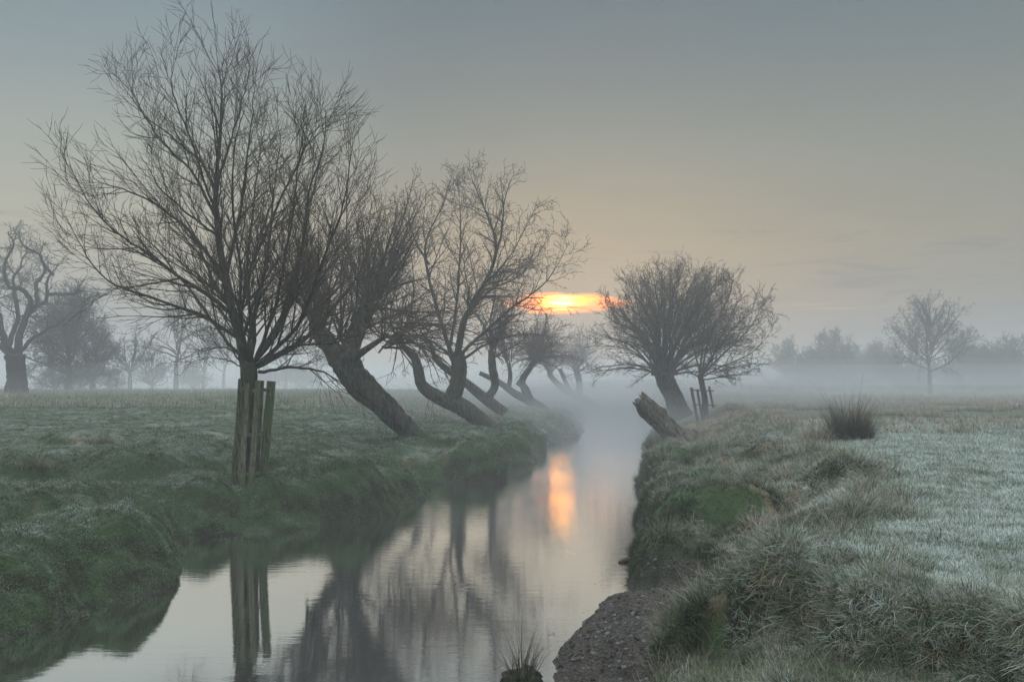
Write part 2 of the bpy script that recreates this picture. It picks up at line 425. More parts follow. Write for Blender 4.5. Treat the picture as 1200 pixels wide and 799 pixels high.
def bark_material(name, dark, light, moss=(0.06, 0.075, 0.03), mossf=0.3, scale=1.0, bs=.9):
    m, g = new_mat(name)
    P = g.n('ShaderNodeTexCoord').outputs['Object']
    v = g.mapv(P, scale=(14 * scale, 14 * scale, 2.6 * scale))
    r = g.noise(v, 1.5, 6, .65, .4); f = g.noise(P, 26, 4, .6); b = g.noise(P, 1.8, 3, .5)
    col = g.mix(g.sm(r, .36, .66), dark, light)
    col = g.mix(g.m('MULTIPLY', g.sm(b, .45, .65), mossf), col, moss)
    finish(g, col, .9, g.m('ADD', r, g.m('MULTIPLY', f, .3)), bs, .03, .12)
    return m

def blade_material(name, root, mid, tip, frost, famt):
    m, g = new_mat(name)
    t = g.attr('along')
    oi = g.n('ShaderNodeObjectInfo').outputs['Random']
    P = g.n('ShaderNodeNewGeometry').outputs['Position']
    n = g.noise(P, 2.4, 3, .6)
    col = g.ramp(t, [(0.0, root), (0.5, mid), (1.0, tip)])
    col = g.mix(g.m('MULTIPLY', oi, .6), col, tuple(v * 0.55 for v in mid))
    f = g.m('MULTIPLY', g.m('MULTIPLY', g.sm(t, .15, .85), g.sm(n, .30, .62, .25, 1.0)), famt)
    col = g.mix(f, col, frost)
    b = finish(g, col, .75, spec=.15)
    return m

M = {
    'ground': ground_material(),
    'bark_young': bark_material('smooth_olive_bark', (0.030, 0.028, 0.020), (0.10, 0.09, 0.06), (0.055, 0.075, 0.03), .5),
    'twig_young': bark_material('olive_twig_bark', (0.06, 0.047, 0.033), (0.105, 0.08, 0.053), mossf=.2, bs=.1),
    'bark_willow': bark_material('ridged_willow_bark', (0.013, 0.012, 0.010), (0.105, 0.092, 0.074), mossf=.35, scale=.6, bs=1.0),
    'twig_willow': bark_material('brown_willow_twig', (0.065, 0.048, 0.034), (0.11, 0.082, 0.057), mossf=.0, bs=.1),
    'twig_red': bark_material('reddish_willow_twig', (0.075, 0.033, 0.020), (0.12, 0.055, 0.032), mossf=.0, bs=.1),
    'bark_far': bark_material('dark_winter_bark', (0.022, 0.020, 0.019), (0.05, 0.046, 0.042), mossf=.1, bs=.3),
    'dead_wood': bark_material('split_dead_wood', (0.03, 0.026, 0.021), (0.19, 0.16, 0.125), mossf=.2, scale=.8, bs=1.0),
    'plank': bark_material('weathered_green_plank', (0.065, 0.066, 0.040), (0.20, 0.195, 0.125), (0.10, 0.145, 0.055), .75, scale=1.4, bs=.5),
    'rail': bark_material('grey_fence_timber', (0.05, 0.048, 0.045), (0.11, 0.105, 0.10), mossf=.1, bs=.3),
    'clod': bark_material('wet_earth_clod', (0.012, 0.010, 0.008), (0.05, 0.043, 0.030), (0.04, 0.06, 0.02), .4, scale=.8),
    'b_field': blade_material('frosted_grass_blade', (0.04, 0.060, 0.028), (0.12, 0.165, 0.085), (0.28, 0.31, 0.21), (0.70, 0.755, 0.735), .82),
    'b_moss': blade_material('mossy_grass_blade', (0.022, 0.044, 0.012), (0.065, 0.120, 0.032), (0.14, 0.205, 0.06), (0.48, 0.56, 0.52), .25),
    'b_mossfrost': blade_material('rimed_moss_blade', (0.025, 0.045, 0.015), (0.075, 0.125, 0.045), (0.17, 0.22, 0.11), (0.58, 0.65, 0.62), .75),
    'b_shade': blade_material('shade_toned_moss', (0.010, 0.018, 0.006), (0.030, 0.052, 0.015), (0.065, 0.085, 0.028), (0.3, 0.36, 0.34), .06),  # moss blades darkened so the shade of steep faces is in their colour
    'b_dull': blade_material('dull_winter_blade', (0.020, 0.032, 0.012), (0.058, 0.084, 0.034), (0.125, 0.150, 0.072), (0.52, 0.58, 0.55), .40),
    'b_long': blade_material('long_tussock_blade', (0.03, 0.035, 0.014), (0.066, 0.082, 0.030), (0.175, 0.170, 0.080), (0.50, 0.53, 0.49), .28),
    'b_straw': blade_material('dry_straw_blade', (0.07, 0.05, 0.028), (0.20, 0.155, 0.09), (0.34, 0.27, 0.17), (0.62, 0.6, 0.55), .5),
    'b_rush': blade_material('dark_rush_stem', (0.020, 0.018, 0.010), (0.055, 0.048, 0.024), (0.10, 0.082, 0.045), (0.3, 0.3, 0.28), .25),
}

# ------------------------------------------------------------------ ground sheet
ny, nx = GX.shape
idx = np.arange(nx * ny).reshape(ny, nx)
f4 = np.stack([idx[:-1, :-1], idx[:-1, 1:], idx[1:, 1:], idx[1:, :-1]], -1).reshape(-1, 4)
ground = mesh_from('ground', np.stack([GX, GY, GZ], -1).reshape(-1, 3), [f4], M['ground'])
tag(ground, 'frosted green river banks and meadows on both sides of the stream', kind='structure')
def sstep(v, a, b):
    t = np.clip((v - a) / (b - a), 0, 1); return t * t * (3 - 2 * t)
def fields(x, y, z, dl, dr, dlip):
    """per-point character of the turf: bare mud, dry straw, hoar frost"""
    right = (dr > 0) | (dr > dl)
    w = np.interp(y, [-60, 4, 7, 10, 15, 25, 60], [2.4, 1.4, 1.9, 2.7, 3.3, 3.9, 5.0])
    n = fbm(x * 1.5, y * 1.5, 77, 4)
    mud = np.where(right, sstep(dr / w + n * .22, .56, .42) * sstep(y, 11.6, 9.8), 0)
    mud = np.maximum(mud, sstep(z, .04, .0))
    straw = np.where(right, sstep(np.abs(dr / w - .85) + n * .4, .6, .15) * .8 + .3 * sstep(y, 14, 30), .15 + .5 * sstep(n, .1, .5))
    straw = np.where(~right & (dl < 1.6) & (y < 20), straw * .35, straw)
    straw = np.where(~right & (dl > 2.2) & (dl < 6) & (y < 24), straw * .6 + .05, straw)
    frost = np.where(right, sstep(dr / w, .62, 1.05) * sstep(dlip, .05, -.15) * (.85 - .5 * sstep(y, 8, 26)), .18 + .22 * sstep(n, -.2, .4) + .12 * sstep(dl, 3, 7))
    frost = np.where(right & (dlip > 0) & (y < 8), .18, frost)
    straw = np.where(right & (dlip > -.1) & (y < 8), straw * .35, straw)
    return mud, straw, frost
mud, straw, frost = fields(GX, GY, GZ, DL, DR, DLIP)
def vattr(o, name, arr):
    at_ = o.data.attributes.new(name, 'FLOAT', 'POINT'); at_.data.foreach_set('value', np.asarray(arr, np.float32).ravel())
for n_, a_ in (('mud', mud), ('straw', straw), ('frost', frost)): vattr(ground, n_, a_)

# ------------------------------------------------------------------ water
def water_material():
    m, g = new_mat('still_river_water')
    P = g.n('ShaderNodeNewGeometry').outputs['Position']
    s = g.n('ShaderNodeSeparateXYZ'); g.put(s.inputs[0], P)
    calm = g.noise(P, .22, 3, .5)
    flow = g.sm(s.outputs[1], 9.0, 22.0, .25, 1.0)
    flow = g.m('MULTIPLY', flow, g.sm(calm, .35, .62, .45, 1.0))
    a = g.noise(g.mapv(P, scale=(.45, 1.9, 1)), 3.6, 4, .6, .3)
    b = g.noise(g.mapv(P, scale=(.8, 2.2, 1), rot=(0, 0, .3)), 14, 3, .6, .2)
    h = g.m('MULTIPLY', g.m('ADD', a, g.m('MULTIPLY', b, .28)), flow)
    bp = g.n('ShaderNodeBump'); bp.inputs['Strength'].default_value = 1.0; bp.inputs['Distance'].default_value = .0060
    g.put(bp.inputs['Height'], h)
    gl = g.n('ShaderNodeBsdfGlossy'); gl.inputs['Color'].default_value = (1, 1, 1, 1); gl.inputs['Roughness'].default_value = .004
    g.put(gl.inputs['Normal'], bp.outputs[0])
    df = g.n('ShaderNodeBsdfDiffuse'); df.inputs['Color'].default_value = (0.018, 0.022, 0.018, 1)
    fr = g.n('ShaderNodeFresnel'); fr.inputs['IOR'].default_value = 1.33; g.put(fr.inputs['Normal'], bp.outputs[0])
    mx = g.n('ShaderNodeMixShader'); g.put(mx.inputs[0], g.sm(fr.outputs[0], 0.02, 0.22, .6, .98))
    g.put(mx.inputs[1], df.outputs[0]); g.put(mx.inputs[2], gl.outputs[0])
    o = g.n('ShaderNodeOutputMaterial'); g.put(o.inputs[0], mx.outputs[0])
    return m
wv = [(-300, -59, 0), (60, -59, 0), (60, 620, 0), (-300, 620, 0)]
water = mesh_from('water', wv, [[(0, 1, 2, 3)]], water_material())
tag(water, 'calm river reflecting the pale sky and the leaning willows', kind='structure')

# ------------------------------------------------------------------ haze and low mist
def haze_mat(name, dens, col, aniso=.25):
    m, g = new_mat(name)
    v = g.n('ShaderNodeVolumePrincipled')
    v.inputs['Color'].default_value = (*col, 1); v.inputs['Density'].default_value = dens; v.inputs['Anisotropy'].default_value = aniso
    o = g.n('ShaderNodeOutputMaterial'); g.put(o.inputs['Volume'], v.outputs[0])
    m.cycles.homogeneous_volume = True if hasattr(m.cycles, 'homogeneous_volume') else None
    return m
def box(x0, x1, y0, y1, z0, z1):
    V = [(x, y, z) for z in (z0, z1) for y in (y0, y1) for x in (x0, x1)]
    return V, [(0, 2, 3, 1), (4, 5, 7, 6), (0, 1, 5, 4), (1, 3, 7, 5), (3, 2, 6, 7), (2, 0, 4, 6)]
HZC = (.87, .90, .92)
V_, F_ = box(-905, 905, -65, 905, -2.0, 17.0)
haze = mesh_from('haze', V_, [F_], haze_mat('thin_morning_haze', .0040, HZC), smooth=False)
tag(haze, 'thin morning haze hanging over the whole meadow', kind='stuff')
def lens(name, label, c, r, dens, aniso=.25, col=(.52, .545, .565)):
    nu, nv = 48, 20
    V = [(c[0] + r[0] * math.cos(u) * math.sin(v), c[1] + r[1] * math.sin(u) * math.sin(v), c[2] + r[2] * math.cos(v))
         for v in np.linspace(0.001, math.pi - .001, nv) for u in np.arange(nu) / nu * 2 * math.pi]
    i = np.arange(nu * nv).reshape(nv, nu); A = i[:-1]; Bq = np.roll(A, -1, 1); D = i[1:]; Cq = np.roll(D, -1, 1)
    F_ = np.stack([A, D, Cq, Bq], -1).reshape(-1, 4)
    caps = [tuple(i[0]), tuple(i[-1][::-1])]
    o = mesh_from(name, V, [F_, np.array(caps)], haze_mat(name + '_air', dens, col, aniso), smooth=True)
    return tag(o, label, kind='stuff')
for c_, r_, d_ in [((-10, 165, .5), (330, 125, 3.2), .0030), ((20, 175, .5), (340, 130, 4.6), .0028), ((-30, 185, .5), (350, 136, 6.2), .0022)]:
    lens('mist', 'low layer of mist lying across the far meadow', c_, r_, d_, col=(.78, .81, .835))
lens('mist', 'thicker mist layer near the ground of the left meadow', (-60, 112, 1.0), (85, 68, 4.6), .008, col=(.90, .93, .955))
lens('mist', 'mist drifting along the river beyond the leaning willows', (12, 98, .4), (16, 62, 3.0), .017, col=(.42, .44, .45))
for c_, r_, d_ in [((75, 150, 1.0), (100, 85, 2.2), .0026), ((95, 160, 1.1), (105, 88, 3.5), .0024), ((60, 145, 1.2), (95, 84, 4.9), .0020)]:
    lens('mist', 'thin sheet of mist low over the field on the right', c_, r_, d_)
lens('mist', 'soft mist round the foot of the domed willow', (11, 50, .8), (13, 13, 1.5), .022, col=(.50, .52, .53))
lens('mist', 'veil of mist hanging in the air round the domed willow', (12, 62, 1.0), (24, 26, 6.5), .0042, col=(.58, .60, .61))
lens('mist', 'soft mist round the feet of the leaning willows', (0, 52, 1.2), (12, 20, 1.7), .014, col=(.60, .625, .64))
lens('mist', 'upper veil of mist over the right field', (80, 170, 1.2), (120, 90, 6.6), .004)
for c_, r_, l_ in [((58, 118, 1.4), (34, 22, 4.6), 'drifting pocket of mist left of the lone tree'), ((105, 150, 1.4), (46, 26, 5.8), 'drifting pocket of mist at the far right'), ((26, 140, 1.2), (26, 30, 5.2), 'drifting pocket of mist beyond the domed willow')]:
    lens('mist', l_, c_, r_, .006)
lens('mist', 'faint steam above the middle reach of the river', (5.0, 50, .2), (9, 30, 1.5), .012, col=(.55, .57, .58))

# ------------------------------------------------------------------ tree builder
def grow(S, D, Ln, n, wander, up, droop=0.0, curl=0.0):
    """vectorised growth of B shoots with n points"""
    B = len(S); P = np.empty((B, n, 3)); P[:, 0] = S; d = norm(D.copy())
    step = (Ln / (n - 1))[:, None]
    bias = rng.normal(size=(B, 3)) * curl
    for i in range(1, n):
        d = d + rng.normal(size=(B, 3)) * wander + bias
        d[:, 2] += up - droop * (i / n)
        d = norm(d); P[:, i] = P[:, i - 1] + d * step
    return P
def spawn(P, Rd, per, t0, t1, ang, angj, lf, lj, lmin, taper=.6):
    """children along each polyline: starts, directions, lengths, radii"""
    B, n, _ = P.shape
    seg = np.linalg.norm(np.diff(P, axis=1), axis=2); Ln = seg.sum(1)
    cnt = np.maximum(1, np.round(per * Ln).astype(int)) if np.isscalar(per) else per
    bi = np.repeat(np.arange(B), cnt)
    order = np.concatenate([np.arange(c) for c in cnt]); tot = cnt[bi]
    t = t0 + (t1 - t0) * (order + rng.uniform(0, 1, len(bi))) / tot
    f = t * (n - 1); i = np.minimum(f.astype(int), n - 2); u = (f - i)[:, None]
    S = P[bi, i] * (1 - u) + P[bi, i + 1] * u
    T = norm(P[bi, i + 1] - P[bi, i])
    rr = Rd[bi, i] * (1 - u[:, 0]) + Rd[bi, i + 1] * u[:, 0]
    q = rng.normal(size=(len(bi), 3)); q = norm(q - (q * T).sum(1, keepdims=True) * T)
    a = np.radians(ang + angj * rng.normal(size=len(bi)))[:, None]
    D = T * np.cos(a) + q * np.sin(a)
    L = np.maximum(lmin, Ln[bi] * lf * (1 - taper * t) * np.exp(rng.normal(size=len(bi)) * lj))
    return S, D, L, rr

class Tree:
    def __init__(s, name, label, base, bark, twig, group=None, cat='tree'):
        s.root = empty(name, base, label, cat, group); s.bark, s.twig = bark, twig
        s.tm, s.cm = MB(), MB(); s.lim = []          # limbs that bear branches
    def trunk(s, pts, r, k=16, n=26, rough=.05, bear=False, wob=0.0):
        P = catmull(pts, n)
        if wob: P = P + np.stack([fbm(np.linspace(0, 5, n), np.full(n, 3. + i * 9), int(rng.integers(99)), 2) for i in range(3)], 1) * wob * np.sin(np.linspace(0, np.pi, n))[:, None]
        Rr = np.interp(np.linspace(0, 1, n), np.linspace(0, 1, len(r)), r)
        Rr = Rr * (1 + fbm(np.linspace(0, 7, n), np.full(n, 1.0), int(rng.integers(99)), 2) * rough * 1.5)
        tubes(s.tm, P[None], Rr[None], k, rough)
        if bear: s.lim.append((P, Rr))
        return P
    def limbs(s, P, Rr):
        for p, r in zip(P, Rr): s.lim.append((p, r))
    def grow_crown(s, per=(1.6, 3.0, 4.5), ang=(38, 40, 42), lf=(.42, .42, .45), up=(.05, .05, .04), droop=(0, 0, 0), rmin=.0035, wander=(.07, .09, .12),
                   lmin=(.5, .25, .12), t0=.18, levels=3, fac=.62, sides=(5, 3, 3), npts=(10, 7, 5), lcap=(9, 9, 9)):
        n0 = 20
        P = []; Rr = []
        for p, r in s.lim:
            t = np.linspace(0, 1, len(p)); q = np.linspace(0, 1, n0)
            P.append(np.stack([np.interp(q, t, p[:, i]) for i in range(3)], 1)); Rr.append(np.interp(q, t, r))
        P = np.array(P); Rd = np.array(Rr)
        for lv in range(levels):
            S_, D_, L_, r_ = spawn(P, Rd, per[lv], t0 if lv == 0 else .12, 1.0, ang[lv], 9, lf[lv], .28, lmin[lv])
            L_ = np.minimum(L_, lcap[lv])
            n = npts[lv]
            P2 = grow(S_, D_, L_, n, wander[lv], up[lv], droop[lv], .02)
            r0 = np.maximum(rmin, np.minimum(r_ * fac, L_ * .012 + rmin))
            tt = np.linspace(0, 1, n)[None]
            R2 = r0[:, None] * (1 - tt) + rmin * .55 * tt
            tubes(s.cm, P2, R2, sides[lv])
            P, Rd = P2, R2
        return s
    def done(s):
        s.tm.build('trunk', s.bark, s.root); s.cm.build('crown', s.twig, s.root)
        return s.root

LK = .72
def traced_limb(T, pts, r0, r1, D, depth, k=8, n=22):
    """limb drawn by pixels at distance D with its own reach in depth"""
    m = len(pts); P = []
    for i, (a, b) in enumerate(pts):
        u = i / (m - 1); P.append(at(a, b, D + depth * u * (1.1 - .3 * u)))
    P = catmull(P, n)
    P[1:] += np.cumsum(rng.normal(size=(n - 1, 3)) * .012, axis=0)
    u = np.linspace(0, 1, n); Rr = r0 * LK * (1 - u) ** 1.15 + r1
    tubes(T.tm, P[None], Rr[None], k, .04)
    T.lim.append((P, Rr))

# ---- the near tree in its guard
D1 = 16.4
b1 = at(294, 549, D1); b1[2] = ground_z(b1[0], b1[1])
t1 = Tree('young_willow', 'tall bare young willow with fanned crown growing inside the near paling guard', b1, M['bark_young'], M['twig_young'], cat='tree')
t1.trunk([b1 - [0, 0, .2], at(293, 520, D1), at(293, 470, D1), at(292, 443, D1), at(291, 425, D1)], [.19, .125, .12, .15, .145], k=18, rough=.04)
LIMBS1 = [
    ([(289, 430), (282, 395), (273, 360), (258, 288), (251, 222), (255, 150), (258, 82), (252, 40)], .125, .008, .3),
    ([(251, 216), (237, 174), (204, 144), (168, 114), (142, 78)], .045, .006, .9),
    ([(253, 240), (240, 190), (222, 130), (205, 80), (206, 48)], .04, .006, -.9),
    ([(253, 200), (268, 150), (280, 100), (292, 66)], .035, .006, .6),
    ([(280, 395), (234, 366), (174, 342), (120, 322), (84, 282), (62, 240)], .062, .006, 1.6),
    ([(266, 360), (210, 318), (174, 290), (132, 258), (96, 218), (72, 172)], .062, .006, -1.4),
    ([(258, 268), (222, 240), (180, 204), (158, 168)], .042, .006, -.8),
    ([(283, 418), (262, 390), (235, 350), (196, 300), (160, 262), (118, 238)], .055, .006, .4),
    ([(285, 425), (262, 406), (240, 404), (222, 407)], .028, .004, .7),
    ([(283, 432), (258, 424), (226, 428)], .020, .004, -.6),
    ([(293, 425), (300, 372), (314, 300), (322, 222), (328, 140)], .085, .006, -.7),
    ([(297, 424), (336, 372), (354, 288), (363, 216), (384, 148), (384, 104)], .090, .006, .6),
    ([(300, 428), (352, 380), (388, 300), (414, 228), (424, 160)], .078, .006, -1.6),
    ([(301, 430), (362, 394), (424, 318), (452, 236)], .066, .006, 1.4),
    ([(304, 436), (340, 431), (375, 433), (398, 442), (420, 462)], .050, .006, -.9),
    ([(300, 428), (345, 405), (400, 398), (455, 380)], .050, .006, -1.5),
    ([(291, 425), (293, 380), (290, 310), (296, 232), (306, 160), (318, 118)], .070, .006, 1.8),
    ([(289, 425), (275, 370), (250, 330), (222, 262), (192, 216), (176, 166)], .062, .006, 2.4),
    ([(290, 425), (282, 370), (280, 300), (270, 220), (272, 150), (284, 100)], .062, .006, -2.2),
    ([(262, 320), (228, 268), (180, 222), (128, 200), (98, 188)], .06, .006, .6),
    ([(256, 250), (222, 190), (178, 140), (150, 92), (144, 60)], .05, .006, 1.2),
    ([(296, 300), (318, 250), (346, 190), (368, 150), (392, 128)], .05, .006, .3),
    ([(262, 330), (276, 260), (288, 190), (296, 120), (300, 78)], .06, .006, -.4),
    ([(298, 426), (325, 350), (336, 280), (348, 190), (356, 130)], .062, .006, -2.4),
    ([(298, 426), (340, 360), (370, 320), (406, 262), (440, 200)], .055, .006, 2.6),
]
LIMBS1 = [([(290 + (a - 290) * .95, 430 + (b - 430) * .93) for a, b in p], q, v, d) for p, q, v, d in LIMBS1]
LK = .52
for k_, (pts, r0, r1, dp) in enumerate(LIMBS1): LK = .86 if k_ == 0 else .52; traced_limb(t1, pts, r0, r1, D1, dp)
t1.grow_crown(per=(4.9, 6.2, 5.2), ang=(33, 31, 29), lf=(.33, .46, .55), up=(.045, .05, .04), rmin=.0044, wander=(.045, .06, .09), t0=.10, lmin=(.7, .42, .28), lcap=(2.3, 1.1, .55), sides=(4, 3, 3), npts=(9, 6, 4))
t1.done()

LK = .72
# ---- leaning pollard willow behind it
def fan(T, head, n, axis, spread, L0, L1, r0, up=.05, droop=0., wander=.05, jitter=.18, zmin=-.2, k=5, npt=14):
    head = np.array(head, float); axis = norm(np.array(axis, float))
    D = norm(axis[None] + rng.normal(size=(n, 3)) * spread)
    D[:, 2] = np.maximum(D[:, 2], zmin); D = norm(D)
    L = rng.uniform(L0, L1, n)
    P = grow(head[None] + rng.normal(size=(n, 3)) * jitter, D, L, npt, wander, up, droop, .02)
    u = np.linspace(0, 1, npt)[None]
    Rr = (r0 * rng.uniform(.6, 1.15, n))[:, None] * (1 - u) ** .8 + .006
    tubes(T.cm, P, Rr, k)
    T.limbs(P, Rr)

D2 = 26.0
b2 = at(482, 508, D2); b2[2] = ground_z(b2[0], b2[1])
t2 = Tree('leaning_willow', 'thickest leaning willow trunk with dense brown shoots, right of the near paling guard', b2, M['bark_willow'], M['twig_willow'], 'old willows leaning along the left bank')
t2.trunk([at(500, 527, D2), at(474, 500, D2), at(448, 475, D2), at(425, 452, D2), at(400, 425, D2), at(384, 402, D2), at(370, 384, D2)], [.26, .30, .35, .39, .29, .23, .27], k=26, n=44, rough=.10, wob=.08)
t2.trunk([at(415, 440, D2), at(408, 415, D2), at(419, 385, D2 + .4), at(432, 355, D2 + .8)], [.34, .30, .25, .22], k=14, rough=.07)
t2.trunk([at(402, 428, D2), at(428, 410, D2 - .5), at(455, 392, D2 - 1)], [.15, .10, .06], k=8, rough=.06, bear=True)
fan(t2, at(372, 388, D2), 24, (-.15, 0, 1), .55, 1.6, 4.2, .034, zmin=-.1)
fan(t2, at(395, 400, D2), 9, (.0, 0, 1), .60, 1.6, 4.2, .034)
fan(t2, at(433, 352, D2 + .8), 36, (.15, 0, 1), .70, 1.8, 3.8, .032, zmin=-.2)
fan(t2, at(421, 380, D2 + .4), 14, (.6, 0, .7), .65, 1.5, 3.4, .03, zmin=-.4)
fan(t2, at(462, 388, D2 - 1), 12, (.9, 0, -.1), .5, 1.3, 2.6, .02, up=-.05, droop=.08, zmin=-.8, jitter=.3)
fan(t2, at(452, 395, D2 - .7), 16, (.6, 0, .3), .5, 1.2, 2.6, .03, up=-.03, droop=.05, zmin=-.5)
t2.grow_crown(per=(3.0, 4.6, 5.4), ang=(32, 38, 40), lf=(.36, .44, .5), up=(.04, .04, .02), droop=(.02, .06, .08), rmin=.0075, t0=.12, lmin=(.4, .25, .15), lcap=(1.8, .9, .5), sides=(4, 3, 3), npts=(8, 6, 4))
t2.done()

# ---- forked willow with the tall open crown
D3 = 35.0
b3 = at(556, 494, D3); b3[2] = ground_z(b3[0], b3[1])
t3 = Tree('leaning_willow', 'forked willow with tall open crown and elbowed left trunk, second of the leaning row', b3, M['bark_willow'], M['twig_willow'], 'old willows leaning along the left bank')
t3.trunk([at(585, 508, D3), at(560, 490, D3), at(538, 474, D3), at(515, 466, D3), at(495, 452, D3), at(490, 435, D3), at(484, 418, D3), at(470, 403, D3), at(462, 392, D3)], [.24, .30, .34, .27, .23, .20, .15, .11, .10], k=18, n=40, rough=.09, wob=.08)
t3.trunk([at(526, 472, D3), at(535, 452, D3), at(538, 432, D3), at(534, 412, D3)], [.34, .30, .31, .30], k=16, rough=.06)
LIMBS3 = [
    ([(530, 420), (522, 390), (508, 345), (500, 300), (503, 272), (520, 240), (525, 215)], .13, .006, .5),
    ([(535, 420), (540, 380), (560, 345), (578, 310), (580, 280), (570, 250), (557, 222), (548, 196)], .16, .006, .3),
    ([(578, 310), (590, 270), (592, 230), (604, 200)], .07, .006, -.7),
    ([(537, 418), (560, 395), (598, 362), (640, 330), (668, 285)], .11, .006, -.9),
    ([(540, 422), (570, 402), (610, 392), (650, 396)], .08, .006, .8),
    ([(537, 415), (548, 372), (575, 340), (612, 320), (650, 270)], .10, .006, 1.3),
    ([(530, 418), (512, 405), (495, 395), (478, 390)], .09, .006, -.8),
    ([(503, 310), (485, 280), (480, 250), (490, 228)], .06, .006, .7),
    ([(528, 405), (535, 360), (540, 300), (540, 250), (535, 215)], .09, .006, 1.8),
    ([(535, 405), (556, 350), (600, 300), (630, 240)], .08, .006, -2.0),
    ([(466, 398), (455, 370), (462, 330), (458, 290)], .07, .006, .5),
    ([(466, 398), (480, 372), (484, 330), (480, 280)], .07, .006, -1.0),
    ([(464, 395), (440, 385), (428, 350), (430, 320)], .06, .006, 1.0),
]
for pts, r0, r1, dp in LIMBS3: traced_limb(t3, pts, r0, r1, D3, dp, k=8)
fan(t3, at(465, 398, D3), 8, (-.1, 0, 1), .6, 1.6, 3.2, .035)
t3.grow_crown(per=(4.4, 5.0, 5.4), ang=(42, 44, 44), lf=(.30, .44, .5), up=(.02, .02, .01), rmin=.0085, wander=(.11, .14, .16), t0=.15, lmin=(.5, .3, .2), lcap=(2.4, 1.3, .7), sides=(4, 3, 3), npts=(9, 6, 4))
t3.done()

# ---- thin willow with the long fallen-looking stem
D4 = 42.0
b4 = at(572, 470, D4); b4[2] = ground_z(b4[0], b4[1])
t4 = Tree('leaning_willow', 'slim willow with one long bare stem reaching left behind the forked willow', b4, M['bark_willow'], M['twig_willow'], 'old willows leaning along the left bank')
t4.trunk([at(592, 484, D4), at(572, 470, D4), at(545, 448, D4), at(523, 432, D4), at(510, 420, D4), at(506, 405, D4), at(497, 396, D4)], [.24, .26, .20, .16, .12, .09, .07], k=12)
t4.trunk([at(570, 468, D4), at(580, 452, D4), at(577, 430, D4), at(576, 412, D4)], [.20, .19, .19, .16], k=12)
for pts, r0, r1, dp in [([(576, 415), (574, 380), (580, 340), (570, 310)], .10, .007, .5), ([(577, 420), (592, 412), (610, 400), (625, 380)], .08, .007, -.5),
                        ([(576, 412), (590, 385), (604, 350), (606, 325)], .08, .007, .8), ([(576, 412), (566, 380), (548, 360), (540, 340)], .07, .007, -.6),
                        ([(498, 397), (508, 372), (514, 350)], .05, .007, .5), ([(498, 397), (488, 375), (486, 350)], .05, .007, -.5)]:
    traced_limb(t4, pts, r0, r1, D4, dp, k=7)
fan(t4, at(576, 412, D4), 10, (.2, 0, 1), .6, 1.5, 3.0, .03)
t4.grow_crown(per=(4.4, 4.4, 4.6), ang=(40, 42, 42), lf=(.32, .42, .45), rmin=.008, t0=.1, lmin=(.5, .3, .2), lcap=(1.7, 1.0, .6), sides=(4, 3, 3), npts=(7, 5, 4), droop=(.02, .05, .05))
t4.done()

D5 = 56.0
b5 = at(632, 478, D5); b5[2] = ground_z(b5[0], b5[1])
t5 = Tree('leaning_willow', 'low willow with drooping reddish brown mop of twigs and snapped stub, left below the sun', b5, M['bark_willow'], M['twig_red'], 'old willows leaning along the left bank')
t5.trunk([at(658, 494, D5), at(632, 476, D5), at(605, 462, D5), at(585, 448, D5), at(562, 437, D5)], [.26, .28, .24, .19, .13], k=12)
t5.trunk([at(622, 470, D5), at(616, 455, D5), at(606, 447, D5)], [.25, .19, .20], k=10)
t5.trunk([at(620, 468, D5), at(612, 448, D5), at(619, 434, D5), at(628, 422, D5)], [.22, .20, .18, .16], k=10)
t5.trunk([at(596, 456, D5), at(598, 440, D5), at(596, 425, D5)], [.16, .14, .12], k=8)
fan(t5, at(629, 420, D5), 72, (.1, 0, .8), .70, 1.5, 3.1, .035, up=.0, droop=.10, zmin=-.35)
fan(t5, at(596, 424, D5), 26, (-.1, 0, 1), .5, 1.3, 2.6, .03, up=.01)
t5.grow_crown(per=(3.6, 3.8, 4.0), ang=(36, 40, 42), lf=(.34, .40, .42), up=(.0, .0, .0), droop=(.06, .10, .10), rmin=.0095, t0=.1, lmin=(.4, .3, .2), lcap=(1.3, .8, .5), sides=(4, 3, 3), npts=(7, 5, 4))
t5.done()

D6 = 92.0
b6 = at(690, 470, D6); b6[2] = ground_z(b6[0], b6[1])
t6 = Tree('leaning_willow', 'farthest willow of the leaning row, round reddish crown on two short stems', b6, M['bark_willow'], M['twig_red'], 'old willows leaning along the left bank')
t6.trunk([at(706, 480, D6), at(684, 468, D6), at(664, 458, D6), at(648, 444, D6), at(643, 434, D6)], [.38, .42, .34, .28, .24], k=10)
t6.trunk([at(677, 466, D6), at(679, 450, D6), at(676, 436, D6)], [.34, .34, .30], k=10)
t6.trunk([at(668, 460, D6), at(662, 446, D6), at(656, 432, D6)], [.24, .22, .2], k=8)
fan(t6, at(675, 436, D6), 34, (.05, 0, 1), .50, 2.5, 4.8, .045, up=.02)
fan(t6, at(645, 434, D6), 30, (-.05, 0, 1), .55, 2.2, 4.3, .045, up=.01, droop=.03)
t6.grow_crown(per=(2.0, 2.8, 3.0), ang=(34, 38, 40), lf=(.34, .40, .42), rmin=.015, t0=.1, lmin=(.5, .4, .3), lcap=(1.8, 1.1, .7), levels=3, sides=(3, 3, 3), npts=(6, 4, 3))
t6.done()

